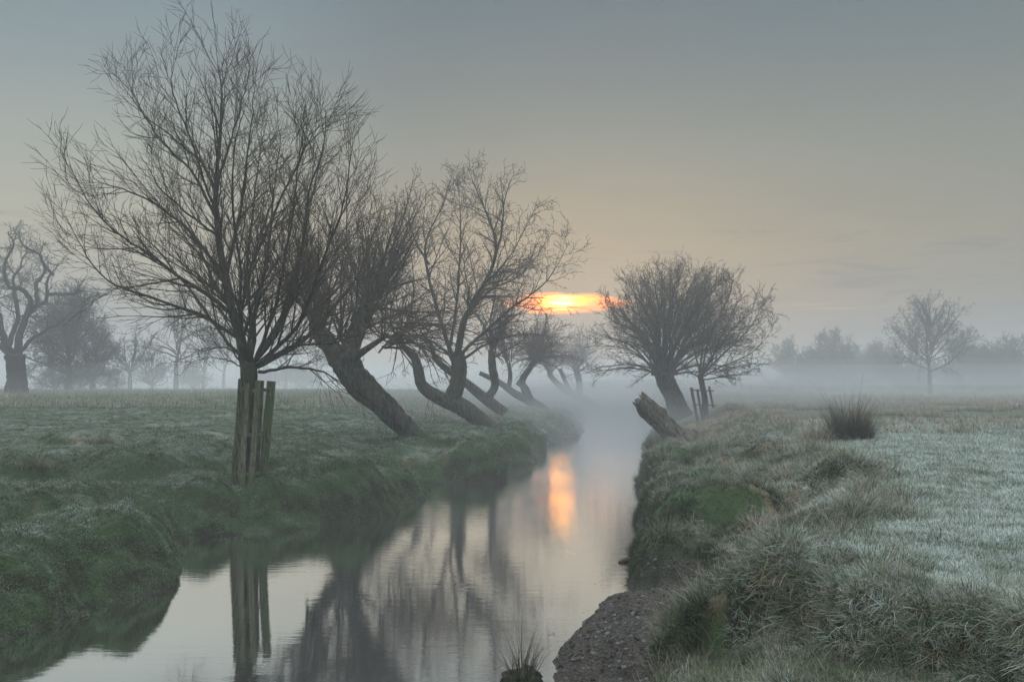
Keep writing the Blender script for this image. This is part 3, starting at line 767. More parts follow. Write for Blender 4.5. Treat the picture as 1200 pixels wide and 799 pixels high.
# ---- big willow on the right bank
D7 = 46.0
b7 = at(795, 483, D7); b7[2] = ground_z(b7[0], b7[1])
t7 = Tree('pollard_willow', 'wide domed willow on a short thick trunk behind the broken stump on the right bank', b7, M['bark_willow'], M['twig_willow'])
t7.trunk([at(799, 490, D7), at(795, 480, D7), at(788, 462, D7), at(781, 448, D7), at(777, 436, D7)], [.62, .50, .44, .46, .42], k=18, rough=.06)
n7 = 76
for i in range(n7):
    # limb ends spread evenly over a low dome, all leaving the pollard head
    f = (i + .5) / n7; dz = 1.0 - 1.04 * f; rad = math.sqrt(max(0.0, 1 - dz * dz)); ga = i * 2.39996 + rng.normal() * .15
    k_ = rng.uniform(.80, 1.0)
    ex = 784 + 104 * math.cos(ga) * rad * k_; ey = 438 - 130 * max(dz, -.05) ** 1.0 * k_ - 14 * rad * (dz > .1) if dz > 0 else 440 + 4 * rng.normal()
    mx_ = 779 + (ex - 779) * rng.uniform(.36, .48); my_ = 437 + (ey - 437) * rng.uniform(.46, .58) - 6 * rad
    traced_limb(t7, [(778 + rng.normal() * 5, 440), (mx_, my_), (779 + (ex - 779) * .8, 437 + (ey - 437) * .82 - 3), (ex, ey)], rng.uniform(.05, .085), .007, D7, math.sin(ga) * rad * 4.2 * k_, k=6, n=16)
t7.grow_crown(per=(3.2, 4.8, 5.4), ang=(28, 36, 40), lf=(.34, .42, .48), up=(.02, .02, .01), rmin=.0088, wander=(.08, .12, .14), t0=.22, lmin=(.5, .3, .2), lcap=(1.9, 1.0, .5), sides=(4, 3, 3), npts=(8, 5, 4))
t7.done()

D8 = 43.0
b8 = at(826, 487, D8); b8[2] = ground_z(b8[0], b8[1])
t8 = Tree('young_willow', 'slender young tree with airy crown inside the broken stake guard', b8, M['bark_willow'], M['twig_willow'])
t8.trunk([b8 - [0, 0, .1], at(826, 470, D8), at(823, 452, D8), at(820, 438, D8)], [.17, .15, .14, .13], k=12)
for pts, r0, r1, dp in [([(821, 440), (824, 400), (830, 350), (838, 325)], .07, .007, .3), ([(821, 440), (838, 412), (856, 372), (870, 345)], .07, .007, -.6),
                        ([(821, 441), (848, 415), (880, 385), (896, 352)], .07, .007, .7), ([(822, 442), (850, 428), (884, 412), (908, 385)], .06, .007, -.5),
                        ([(821, 440), (812, 405), (806, 370), (812, 335)], .06, .007, .8), ([(823, 445), (846, 442), (872, 438), (890, 428)], .05, .007, .9),
                        ([(823, 441), (846, 400), (884, 362), (905, 362)], .06, .007, 1.8), ([(822, 440), (834, 390), (852, 350), (858, 328)], .06, .007, -1.8),
                        ([(820, 442), (803, 430), (790, 420)], .04, .007, -.8)]:
    traced_limb(t8, pts, r0, r1, D8, dp, k=6)
t8.grow_crown(per=(4.6, 5.2, 5.4), ang=(40, 42, 42), lf=(.32, .42, .45), rmin=.0098, t0=.15, lmin=(.5, .3, .2), lcap=(1.8, 1.0, .55), sides=(4, 3, 3), npts=(8, 5, 4), wander=(.09, .13, .15))
t8.done()

# ---- distant trees
def far_tree(px, py, D, H, W, label, seed, gnarl=.10, limbs=16, rt=.3, clear=.25, group='bare trees standing in the mist', name='bare_tree', low=False, rm=None, dens=1.0, lean=0, up0=.03, fork=.0):
    global rng
    keep = rng; rng = np.random.default_rng(seed)
    b = at(px, py, D); b[2] = ground_z(b[0], b[1])
    T = Tree(name, label, b, M['bark_far'], M['bark_far'], group)
    top = b + [lean, 0, H * clear]
    T.trunk([b - [0, 0, .1], b + [0, 0, H * clear * .5], top], [rt * 1.25, rt, rt * .95], k=10, n=10)
    lead = catmull([top, top + [lean * .3 + rng.normal() * .3, 0, H * (1 - clear) * .5], top + [rng.normal() * .5, rng.normal() * .5, H * (1 - clear) * .92]], 14)
    rl = np.linspace(rt * .7, .02, 14)
    if fork == 0: tubes(T.tm, lead[None], rl[None], 6); T.lim.append((lead, rl))
    S_, D_, L_ = [], [], []
    for i in range(limbs):
        f = (i + .5) / limbs; az_ = rng.uniform(0, 2 * math.pi)
        hgt = f ** 1.0 if fork == 0 else 0
        s0 = top + (lead[-1] - top) * hgt * .75
        el_ = rng.uniform(.15, .75) + .6 * f
        S_.append(s0); D_.append([math.cos(az_) * math.cos(el_), math.sin(az_) * math.cos(el_), math.sin(el_)])
        L_.append((W / 2) * (1.15 - .55 * hgt) * rng.uniform(.75, 1.1) if fork == 0 else rng.uniform(.6, 1.0) * math.hypot(W / 2 * math.cos(el_), H * (1 - clear) * math.sin(el_)))
    P = grow(np.array(S_), np.array(D_), np.array(L_), 14, gnarl, up0, 0, .03)
    u = np.linspace(0, 1, 14)[None]; Rr = (rt * rng.uniform(.18, .42, limbs))[:, None] * (1 - u) ** .9 + .018
    tubes(T.tm, P, Rr, 6); T.limbs(P, Rr)
    rm = rm or D * .00020
    T.grow_crown(per=(1.5 * dens, 2.1 * dens, 2.6 * dens), ang=(42, 45, 45), lf=(.42, .45, .5), up=(.02, .01, 0), rmin=rm, wander=(gnarl * 1.2, .18, .2), t0=.2,
                 lmin=(.8, .5, .35), lcap=(3.5, 1.8, 1.0), sides=(3, 3, 3), npts=(8, 5, 3))
    rng = keep
    return T.done()

DO = 62.0
bo = at(20, 455, DO); bo[2] = ground_z(bo[0], bo[1])
to = Tree('gnarled_oak', 'huge gnarled old oak with contorted limbs at the left edge of the meadow', bo, M['bark_far'], M['bark_far'])
to.trunk([bo - [0, 0, .3], at(20, 445, DO), at(19, 430, DO), at(18, 416, DO)], [.85, .62, .58, .66], k=14)
LK = 1.0
for pts, r0, r1, dp in [([(22, 420), (25, 400), (30, 372), (43, 357), (58, 345), (62, 322), (75, 308)], .42, .03, .5), ([(18, 420), (9, 408), (2, 378), (-6, 350), (2, 320), (-4, 296)], .42, .03, 1),
        ([(30, 372), (33, 357), (24, 343), (8, 338), (4, 312), (12, 290), (6, 276)], .28, .03, -1), ([(43, 357), (40, 335), (52, 318), (48, 300), (56, 288)], .22, .02, 1.5),
        ([(58, 345), (76, 346), (92, 338), (100, 322)], .18, .02, -1.5), ([(16, 420), (-10, 400), (-34, 372), (-58, 340), (-60, 312)], .36, .03, -1.2), ([(9, 408), (20, 370), (14, 330), (26, 305), (34, 282)], .26, .02, 2.5),
        ([(20, 416), (40, 396), (66, 380), (84, 366), (104, 352)], .22, .02, 2.2), ([(-2, 378), (-24, 350), (-30, 318), (-22, 290)], .24, .02, 2.4), ([(62, 322), (50, 305), (30, 296), (24, 280)], .16, .02, -2)]:
    P_ = [at(a, b, DO + dp * q / (len(pts) - 1) * 1.8) for q, (a, b) in enumerate(pts)]
    P_ = catmull(P_, 26); P_[1:] += np.cumsum(rng.normal(size=(25, 3)) * .05, axis=0)
    u = np.linspace(0, 1, 26); Rr = r0 * .62 * (1 - u) ** .9 + r1; tubes(to.tm, P_[None], Rr[None], 8, .05); to.lim.append((P_, Rr))
to.grow_crown(per=(2.6, 3.4, 3.6), ang=(50, 50, 50), lf=(.26, .45, .5), up=(.03, .02, .0), rmin=.016, wander=(.26, .30, .28), t0=.15, lmin=(.9, .5, .4), lcap=(3.2, 1.6, .9), sides=(5, 3, 3), npts=(10, 6, 4))
to.done()
far_tree(80, 457, 78, 8.8, 9.5, 'dense dark bare tree just right of the gnarled oak', 4, gnarl=.14, limbs=30, rt=.28, clear=.10, dens=2.3)
far_tree(108, 457, 84, 7.0, 6, 'low bushy bare tree right of the dense dark one', 6, gnarl=.14, limbs=26, rt=.2, clear=.08, dens=2.0)
far_tree(152, 457, 95, 7.8, 7.6, 'small rounded bare tree with a clear stem in the left mist', 7, limbs=18, rt=.2, clear=.22, fork=1, up0=.05, dens=1.1)
far_tree(178, 457, 102, 7.2, 7, 'bushy many stemmed bare tree between two misty stems', 8, limbs=24, rt=.16, clear=.06, fork=1, dens=1.1)
far_tree(206, 457, 98, 11.0, 8.5, 'tall straight bare tree rising in the mist behind the spreading left limbs', 9, limbs=20, rt=.24, clear=.25)
far_tree(238, 457, 115, 8.5, 8, 'faint bare tree in the mist left of the paling guard', 10, limbs=16, rt=.2, clear=.2)
far_tree(262, 457, 128, 9.0, 9, 'very faint bare tree directly left of the near trunk', 12, limbs=14, rt=.2, clear=.25)
far_tree(335, 457, 122, 9.0, 9, 'faint bare tree seen right of the paling guard', 13, limbs=16, rt=.2, clear=.2)
far_tree(372, 457, 135, 9.5, 9, 'faint bare tree behind the leaning pollard head', 14, limbs=14, rt=.2, clear=.2)
for i, (px, D, H, W, lab) in enumerate([(64, 84, 2.6, 6, 'low scrubby bush under the dense dark tree'), (96, 88, 3.2, 6, 'low scrubby bush under the bushy tree right of the dense one'), (130, 104, 2.4, 6, 'low thin bush left of the small rounded tree'),
        (225, 120, 3.0, 9, 'low thin bush right of the tall straight misty tree'), (318, 128, 3.0, 9, 'low thin bush right behind the near trunk'), (352, 130, 3.4, 10, 'low thin bush under the leaning pollard head')]):
    far_tree(px, 457, D, H, W, lab, 70 + i, limbs=26, rt=.08, clear=.05, dens=1.6, gnarl=.16, fork=1, up0=.06, group='scrub along the far side of the left meadow', name='bare_bush')
far_tree(1090, 464, 112, 12.3, 12.5, 'tall bare tree standing alone above the mist in the right field', 21, limbs=30, rt=.26, clear=.22, gnarl=.08, dens=1.25, up0=.05, name='lone_tree')
fl = [(925, 168, 8.5, 13, 'low rounded tree at the left end of the far right treeline'), (950, 165, 10.0, 13, 'bushy far tree above the fence rail in the right mist'),
      (978, 160, 10.8, 14, 'broad far tree between the domed willow and the lone tree'), (1004, 168, 9.6, 13, 'narrower far tree second to the left of the lone tree'),
      (1030, 172, 8.6, 13, 'small far tree third from the lone tree toward the river'), (1056, 150, 9.0, 13, 'far bushy tree touching the lone tree on its left'), (1128, 152, 9.6, 14, 'far bushy tree touching the lone tree on its right'),
      (1150, 150, 10.6, 13, 'pointed far tree a little right of the lone tree'), (1180, 160, 8.8, 14, 'flat topped far tree near the right edge'), (1206, 158, 9.2, 15, 'far tree cut by the right edge of the photograph')]
for i, (px, D, H, W, lab) in enumerate(fl):
    far_tree(px, 463, D, H, W, lab, 40 + i, limbs=26, rt=.22, clear=.06, dens=1.5, gnarl=.12, fork=i % 2, up0=.05, group='treeline beyond the right field')

# ------------------------------------------------------------------ tree guards and fence
def plank(mb, p0, p1, w, t, yaw):
    p0, p1 = np.array(p0, float), np.array(p1, float)
    a = norm(p1 - p0); s = np.array([math.cos(yaw), math.sin(yaw), 0.]); s = norm(s - a * (s @ a)); d = np.cross(a, s)
    n = 7; V = []
    for i in range(n):
        u = i / (n - 1); c = p0 + (p1 - p0) * u + s * rng.normal() * .003
        for sx, sy in ((-1, -1), (-.86, -1.12), (.86, -1.12), (1, -1), (1, 1), (.86, 1.12), (-.86, 1.12), (-1, 1)):
            V.append(c + s * sx * w / 2 * (1 + rng.normal() * .012) + d * sy * t / 2 + (a * rng.normal() * .008 if i == n - 1 else 0))
    V = np.array(V); i = np.arange(n * 8).reshape(n, 8); A = i[:-1]; Bq = np.roll(A, -1, 1); D = i[1:]; Cq = np.roll(D, -1, 1)
    f4 = np.stack([A, Bq, Cq, D], -1).reshape(-1, 4)
    def cap(r): return [(r[0], r[j], r[j + 1]) for j in range(1, 7)]
    mb.add(V, cap(i[0][::-1]) + cap(i[-1]), f4)

gb = at(291, 549, D1); gz0 = ground_z(gb[0], gb[1]) - .12
guard = empty('tree_guard', (gb[0], gb[1], gz0), 'weathered green wooden paling guard round the foot of the near young willow', 'tree guard')
# each paling: foot pixel column, top pixel column, depth offset, width, turn, top row
PAL = [(274, 283, -.06, .11, .5, 444), (284, 290, -.32, .085, .1, 449), (294, 303, -.30, .10, -.1, 446), (307, 318, -.02, .16, -.2, 447),
       (280, 290, .27, .12, 2.6, 446), (299, 306, .29, .11, .3, 446)]
tops, feet = [], []
for fx, tx, dd, w, yaw, ty in PAL:
    f = at(fx, 549, D1 + dd); t = at(tx, ty, D1 + dd); f[2] = gz0
    mb = MB(); plank(mb, f, t, w, .028, yaw); mb.build('paling', M['plank'], guard, smooth=False)
    feet.append(f); tops.append(t)
ring = [0, 1, 2, 3, 5, 4]
for hgt in (.16, .52, .92):
    mb = MB()
    for a, b in zip(ring, ring[1:] + ring[:1]):
        pa = feet[a] + (tops[a] - feet[a]) * hgt; pb = feet[b] + (tops[b] - feet[b]) * hgt
        cen = np.array([gb[0] + .02 + .11 * hgt, gb[1], 0]); 
        pa = pa + norm((cen - pa) * [1, 1, 0]) * .035; pb = pb + norm((cen - pb) * [1, 1, 0]) * .035
        d = norm(pb - pa)
        V = []
        side = norm(np.cross(d, [0, 0, 1]))
        for p in (pa, pb):
            for sy, sz in ((-1, -1), (1, -1), (1, 1), (-1, 1)): V.append(p + side * sy * .014 + np.array([0, 0, sz * .03]))
        mb.add(V, None, [(0, 1, 5, 4), (1, 2, 6, 5), (2, 3, 7, 6), (3, 0, 4, 7), (3, 2, 1, 0), (4, 5, 6, 7)])
    mb.build('rail', M['plank'], guard, smooth=False)

g2 = at(822, 487, D8); g2z = ground_z(g2[0], g2[1]) - .1
guard2 = empty('tree_guard', (g2[0], g2[1], g2z), 'broken leaning stake guard round the slender young tree on the right bank', 'tree guard')
for fx, fy, tx, ty, dd, w in [(818, 489, 810, 454, -.5, .12), (824, 489, 817, 456, -.6, .10), (830, 486, 822, 455, .4, .09), (836, 478, 831, 453, -.3, .08)]:
    f = at(fx, fy, D8 + dd); t = at(tx, ty, D8 + dd)
    if fx < 832: f[2] = g2z
    mb = MB(); plank(mb, f, t, w, .06, .2); mb.build('stake', M['rail'], guard2, smooth=False)
for a, b in [((809, 457), (836, 458)), ((813, 474), (839, 475))]:
    mb = MB(); plank(mb, at(*a, D8 - .68), at(*b, D8 - .30), .07, .05, math.pi / 2); mb.build('rail', M['rail'], guard2, smooth=False)

fb = at(905, 465, 118)
fence = empty('rail_fence', (fb[0], fb[1], ground_z(fb[0], fb[1])), 'short run of wooden rail fence half lost in mist right of the domed willow', 'fence')
fx = [880, 905, 929]
pts = []
for px in fx:
    p = at(px, 463, 118); p[2] = ground_z(p[0], p[1]); pts.append(p)
    mb = MB(); plank(mb, p - [0, 0, .1], p + [0, 0, 1.15], .14, .12, 0); mb.build('post', M['rail'], fence, smooth=False)
for hh in (.55, .98):
    mb = MB()
    for a, b in zip(pts[:-1], pts[1:]): plank(mb, a + [0, -.09, hh], b + [0, -.09, hh + .01], .12, .05, math.pi / 2)
    mb.build('rail', M['rail'], fence, smooth=False)

# ------------------------------------------------------------------ broken stump
DS = 31.5
sb = at(802, 516, DS); sb[2] = ground_z(sb[0], sb[1])
stump = empty('broken_stump', sb, 'broken dead willow trunk with a jagged top leaning over the water from the right bank', 'stump')
def stump_mesh():
    A = at(804, 524, DS); Bp = at(751, 470, DS - .3)
    n, k = 34, 40; ax = norm(Bp - A); Ln = np.linalg.norm(Bp - A)
    s = norm(np.cross(ax, [0, 1, 0])); d = np.cross(ax, s)
    V = []
    for i in range(n):
        u = i / (n - 1)
        for j in range(k):
            a = j / k * 2 * math.pi
            flute = .10 * math.sin(a * 5 + 2.0 * u) + .06 * math.sin(a * 11 + 3) + .05 * float(fbm(np.array([j * .9]), np.array([u * 9]), 5, 3)[0]) * 2
            r = np.interp(u, [0, .15, .5, .62, .7, .85, 1], [.40, .35, .32, .31, .33, .32, .29]) * (1 + flute)
            if .55 < u < .75 and abs(a - 3.3) < .7: r += .10 * math.exp(-((u - .66) / .05) ** 2)
            L = Ln * u
            if u > .8: L += (u - .8) / .2 * (float(fbm(np.array([math.cos(a) * 3 + 9]), np.array([math.sin(a) * 3]), 15, 3)[0]) * .34 + (.18 if 0.4 < a < 1.9 else 0))
            V.append(A + ax * L + (s * math.cos(a) + d * math.sin(a)) * r)
    # hollow core
    for i in range(4):
        u = i / 3
        for j in range(k):
            a = j / k * 2 * math.pi
            L = Ln * (1 - .16 * u) + (1 - u) * float(fbm(np.array([math.cos(a) * 3 + 9]), np.array([math.sin(a) * 3]), 15, 3)[0]) * .3
            V.append(A + ax * L + (s * math.cos(a) + d * math.sin(a)) * np.interp(u, [0, 1], [.19, .10]))
    V = np.array(V); m = n + 4; i = np.arange(m * k).reshape(m, k); A_ = i[:-1]; Bq = np.roll(A_, -1, 1); D = i[1:]; Cq = np.roll(D, -1, 1)
    e = i[-1]; f3 = [(e[0], e[j], e[j + 1]) for j in range(1, k - 1)]
    mb = MB(); mb.add(V, f3, np.stack([A_, Bq, Cq, D], -1).reshape(-1, 4)); mb.build('trunk', M['dead_wood'], stump)
stump_mesh()
def blob(mb, c, r, seed, nu=28, nv=16, amp=.3, fr=1.8):
    V = []
    for v in np.linspace(0.02, math.pi - .02, nv):
        for u in np.arange(nu) / nu * 2 * math.pi:
            d = np.array([math.cos(u) * math.sin(v), math.sin(u) * math.sin(v), math.cos(v)])
            q = 1 + amp * float(fbm(np.array([d[0] * fr + 5 + d[2]]), np.array([d[1] * fr + d[2] * fr]), seed, 4)[0])
            V.append(np.array(c) + d * np.array(r) * q)
    i = np.arange(nu * nv).reshape(nv, nu); A = i[:-1]; Bq = np.roll(A, -1, 1); D = i[1:]; Cq = np.roll(D, -1, 1)
    mb.add(V, None, np.stack([A, D, Cq, Bq], -1).reshape(-1, 4))
mb = MB(); blob(mb, at(806, 514, DS), (.42, .45, .36), 4); blob(mb, at(792, 521, DS), (.6, .6, .4), 8)
for i in range(5): 
    q = at(783 + 4 * i, 513 - (i % 2) * 3, DS - .35); tubes(mb, catmull([q - [0, 0, .25], q, q + [rng.normal() * .06, 0, .12 + .12 * (i % 2)]], 6)[None], np.linspace(.06, .03, 6)[None], 6)
mb.build('root_plate', M['dead_wood'], stump)

# ------------------------------------------------------------------ grasses
def tuft_mesh(name, n, h, hj, rad, w, lean, mat, seg=4, up=.0, flop=1.0):
    """a tuft of n tapering, bending blades; carries how far along each blade a vertex lies"""
    th = rng.uniform(0, 2 * np.pi, n); rr = rad * np.sqrt(rng.uniform(0, 1, n))
    base = np.stack([rr * np.cos(th), rr * np.sin(th), np.full(n, -.015)], 1)
    az_ = th + rng.normal(size=n) * .9; H = h * np.exp(rng.normal(size=n) * hj) * (1.25 - .6 * rr / rad)
    ln = np.abs(rng.normal(size=n)) * lean + lean * .3
    V, AL = [], []
    dirh = np.stack([np.cos(az_), np.sin(az_), np.zeros(n)], 1); sd_ = np.stack([-np.sin(az_), np.cos(az_), np.zeros(n)], 1)
    tw = rng.uniform(-.9, .9, n)[:, None]; sd_ = norm(sd_ * np.cos(tw) + dirh * np.sin(tw))
    p = base.copy(); ang = ln * .5
    for i in range(seg + 1):
        u = i / seg; ww = w * (1 - u * .85) / 2
        V.append(np.stack([p - sd_ * ww, p + sd_ * ww], 1)); AL.append(np.full((n, 2), u))
        a = np.minimum(ang + ln * flop * u * 1.6, 2.4)
        p = p + (dirh * np.sin(a)[:, None] + np.array([0, 0, 1.]) * np.cos(a)[:, None]) * (H / seg)[:, None]
    V = np.stack(V, 1); AL = np.stack(AL, 1)             # n, seg+1, 2, 3
    i = np.arange(n * (seg + 1) * 2).reshape(n, seg + 1, 2)
    f4 = np.stack([i[:, :-1, 0], i[:, :-1, 1], i[:, 1:, 1], i[:, 1:, 0]], -1).reshape(-1, 4)
    o = mesh_from(name, V.reshape(-1, 3), [f4], mat, link=False)
    vattr(o, 'along', AL)
    return o

def euler_from(nrm, psi):
    th = np.arccos(np.clip(nrm[:, 2], -1, 1)); ph = np.arctan2(nrm[:, 1], nrm[:, 0])
    def Rz(a):
        z = np.zeros((len(a), 3, 3)); z[:, 0, 0] = np.cos(a); z[:, 0, 1] = -np.sin(a); z[:, 1, 0] = np.sin(a); z[:, 1, 1] = np.cos(a); z[:, 2, 2] = 1; return z
    Ry = np.zeros((len(th), 3, 3)); Ry[:, 0, 0] = np.cos(th); Ry[:, 0, 2] = np.sin(th); Ry[:, 2, 0] = -np.sin(th); Ry[:, 2, 2] = np.cos(th); Ry[:, 1, 1] = 1
    Mx = Rz(ph) @ Ry @ Rz(psi)
    return np.stack([np.arctan2(Mx[:, 2, 1], Mx[:, 2, 2]), -np.arcsin(np.clip(Mx[:, 2, 0], -1, 1)), np.arctan2(Mx[:, 1, 0], Mx[:, 0, 0])], 1)

def scatter(name, label, P, nrm, scl, protos, idx):
    col = bpy.data.collections.new(name + '_sources')
    for o in protos: col.objects.link(o)
    me = bpy.data.meshes.new(name); me.vertices.add(len(P)); me.vertices.foreach_set('co', P.astype(np.float32).ravel())
    o = bpy.data.objects.new(name, me); COL.objects.link(o)
    rot = euler_from(nrm, rng.uniform(0, 6.28, len(P)))
    a = me.attributes.new('rot', 'FLOAT_VECTOR', 'POINT'); a.data.foreach_set('vector', rot.astype(np.float32).ravel())
    a = me.attributes.new('scl', 'FLOAT', 'POINT'); a.data.foreach_set('value', scl.astype(np.float32))
    a = me.attributes.new('pick', 'INT', 'POINT'); a.data.foreach_set('value', idx.astype(np.int32))
    ng = bpy.data.node_groups.new(name + '_nodes', 'GeometryNodeTree')
    ng.interface.new_socket('Geometry', in_out='INPUT', socket_type='NodeSocketGeometry')
    ng.interface.new_socket('Geometry', in_out='OUTPUT', socket_type='NodeSocketGeometry')
    gi = ng.nodes.new('NodeGroupInput'); go = ng.nodes.new('NodeGroupOutput')
    ip = ng.nodes.new('GeometryNodeInstanceOnPoints'); ci = ng.nodes.new('GeometryNodeCollectionInfo')
    ci.inputs['Collection'].default_value = col; ci.inputs['Separate Children'].default_value = True; ci.inputs['Reset Children'].default_value = True
    L = ng.links.new
    def na(n_, t):
        x = ng.nodes.new('GeometryNodeInputNamedAttribute'); x.data_type = t; x.inputs['Name'].default_value = n_; return x.outputs['Attribute']
    L(gi.outputs[0], ip.inputs['Points']); L(ci.outputs[0], ip.inputs['Instance']); ip.inputs['Pick Instance'].default_value = True
    L(na('pick', 'INT'), ip.inputs['Instance Index']); L(na('rot', 'FLOAT_VECTOR'), ip.inputs['Rotation']); L(na('scl', 'FLOAT'), ip.inputs['Scale'])
    L(ip.outputs[0], go.inputs[0])
    md = o.modifiers.new('scatter', 'NODES'); md.node_group = ng
    return tag(o, label, 'grass', kind='stuff')

def sample(N, y0, y1, xr, pw=1.0):
    """points spread over the ground, thinner with distance"""
    u = rng.uniform(0, 1, N)
    y = (y0 ** (2 - pw) + u * (y1 ** (2 - pw) - y0 ** (2 - pw))) ** (1 / (2 - pw)) if pw != 2 else y0 * (y1 / y0) ** u
    x = rng.uniform(xr[0], xr[1], N) * y
    z, dl, dr, dlip, lm = height(x, y, full=True)
    e = .06
    zx = height(x + e, y) - height(x - e, y); zy = height(x, y + e) - height(x, y - e)
    nrm = norm(np.stack([-zx / (2 * e), -zy / (2 * e), np.ones(N)], 1))
    mud, straw, frost = fields(x, y, z, dl, dr, dlip)
    return dict(x=x, y=y, z=z, dl=dl, dr=dr, dlip=dlip, n=nrm, mud=mud, straw=straw, frost=frost, P=np.stack([x, y, z], 1), lm=lm)
def soften(n, k=.6):
    n = n.copy(); n[:, :2] *= k; return norm(n)

# right field: short frosted turf
s = sample(46000, 2.2, 32.0, (-.05, .85), 1.6)
w_ = np.interp(s['y'], [-60, 4, 7, 10, 15, 25, 60], [2.4, 1.4, 1.9, 2.7, 3.3, 3.9, 5.0])
ok = (rng.uniform(0, 1, len(w_)) < sstep(s['dr'] / w_, .45, 1.0)) & (rng.uniform(0, 1, len(s['x'])) > s['mud']) & ((s['dlip'] < -.04) | (s['y'] > 8))
pr = [tuft_mesh('frosted_tuft', 60, .055, .35, .13, .0045, .8, M['b_field'], seg=3) for _ in range(5)] + [tuft_mesh('dull_tuft', 60, .055, .35, .13, .0045, .8, M['b_mossfrost'], seg=3) for _ in range(2)]
P = s['P'][ok]; sc = (.8 + .5 * rng.uniform(size=len(P))) * np.interp(P[:, 1], [4, 12, 30], [.85, 1.25, 2.0])
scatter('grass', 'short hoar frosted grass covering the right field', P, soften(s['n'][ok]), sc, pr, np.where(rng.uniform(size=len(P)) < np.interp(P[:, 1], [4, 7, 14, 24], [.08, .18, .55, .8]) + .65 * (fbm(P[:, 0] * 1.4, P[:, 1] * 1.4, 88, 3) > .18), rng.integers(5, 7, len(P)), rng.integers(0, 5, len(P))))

# right bank: long drooping tussock grass along the lip, the slope and the edge of the field
s = sample(150000, 2.6, 36.0, (-.05, .80), 1.65)
w_ = np.interp(s['y'], [-60, 4, 7, 10, 15, 25, 60], [2.4, 1.4, 1.9, 2.7, 3.3, 3.9, 5.0])
nn = fbm(s['x'] * 2.3, s['y'] * 2.3, 55, 3)
zone = np.clip(np.where(s['y'] > 10.4, sstep(s['dr'] / w_, -.3, -.1), sstep(s['dr'] / w_, .36, .56)) * sstep(s['dr'] / w_, 1.2, .85), 0, 1)
near = (s['dlip'] > -.32) & (s['y'] < 7.6)
zone = np.where(near, sstep(s['dr'] / w_, .38, .6), zone)
lm_ = s['lm']
pk = zone * (.55 + .8 * sstep(nn, -.2, .25)) + (.05 + .22 * sstep(fbm(s['x'] * 3.1, s['y'] * 3.1, 58, 3), .25, .5)) * (s['dr'] > w_)
pk = pk * np.where(s['y'] < 9, .55, 1.0) * np.minimum(1.6, .85 / np.maximum(s['n'][:, 2], .2))
slope = s['dr'] / w_ < .95
ok = (rng.uniform(0, 1, len(pk)) < pk) & (s['z'] > .03) & ((s['dr'] > .3) | ((s['y'] > 10.4) & (s['dr'] > s['dl'])))
pr = [tuft_mesh('tussock_tuft', 46, .17, .35, .06, .0042, .95, M['b_long'], seg=5, flop=1.1) for _ in range(4)] + \
     [tuft_mesh('tussock_straw', 40, .16, .4, .06, .004, 1.0, M['b_straw'], seg=5, flop=1.2) for _ in range(2)] + \
     [tuft_mesh('tussock_green', 46, .12, .35, .08, .0045, .8, M[m_], seg=4) for m_ in ('b_dull', 'b_moss')] + [tuft_mesh('tussock_rimed', 46, .12, .35, .09, .006, .8, M['b_mossfrost'], seg=4)] + [tuft_mesh('tussock_unlit', 46, .11, .35, .09, .006, 1.0, M['b_shade'], seg=4) for _ in range(2)]  # last pair: darkened moss, shade painted into the blades
P = s['P'][ok]; st_ = s['straw'][ok]; q = rng.uniform(size=len(P)); q2 = rng.uniform(size=len(P))
green = q2 < np.where(near[ok], np.where(np.abs(s['dlip'][ok]) < .17, .08, .72), np.where(slope[ok], np.where((lm_[ok] > .10) & (nn[ok] > -.05), .35, .90), .3))
ix = np.where(green, rng.integers(6, 9, len(P)), np.where(q < .08 + .30 * st_, rng.integers(4, 6, len(P)), rng.integers(0, 4, len(P))))
ix = np.where((s['n'][ok][:, 2] + .10 * rng.normal(size=len(P)) < .80) & slope[ok] & ~near[ok], rng.integers(9, 11, len(P)), ix)  # steep slope faces take the moss coloured to imitate shade
sc = (.6 + .7 * rng.uniform(size=len(P))) * np.interp(P[:, 1], [4, 12, 26], [.75, 1.1, 1.6]) * (.7 + .55 * sstep(nn[ok], -.2, .5)) * np.where(green & slope[ok] & (P[:, 1] > 9), .5, 1) * np.where(near[ok], np.where(np.abs(s['dlip'][ok]) < .17, 1.2, .8), 1) * np.where(slope[ok] & (P[:, 1] > 9), .8, 1) * np.where((s['dr'][ok] > w_[ok] * 1.3) & ~near[ok], .55, 1) * np.where(near[ok], 1.15, 1)
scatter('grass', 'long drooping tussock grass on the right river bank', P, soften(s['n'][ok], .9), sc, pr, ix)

# left bank and meadow
s = sample(140000, 6.5, 40.0, (-.78, .10), 1.5)
ok = (s['dl'] > s['dr']) & (s['z'] > .015) & (rng.uniform(0, 1, len(s['x'])) > s['mud']) & (rng.uniform(0, 1, len(s['x'])) < .42 / np.maximum(s['n'][:, 2], .2))
pr = [tuft_mesh('mossy_tuft', 42, .042, .4, .10, .010, 1.0, M['b_moss'], seg=3) for _ in range(4)] + \
     [tuft_mesh('mossy_frosted', 42, .044, .35, .10, .010, .8, M['b_mossfrost'], seg=3) for _ in range(2)] + \
     [tuft_mesh('bank_straw', 30, .09, .4, .07, .005, 1.0, M['b_long'], seg=4) for _ in range(2)] + [tuft_mesh('bank_unlit', 40, .05, .4, .09, .009, 1.1, M['b_shade'], seg=3) for _ in range(2)]  # last pair: moss darkened in colour to stand in for bank-face shade
P = s['P'][ok]; fr_ = s['frost'][ok]; st_ = s['straw'][ok]; q = rng.uniform(size=len(P)); q3 = rng.uniform(size=len(P))
flat = s['n'][ok][:, 2] > .92
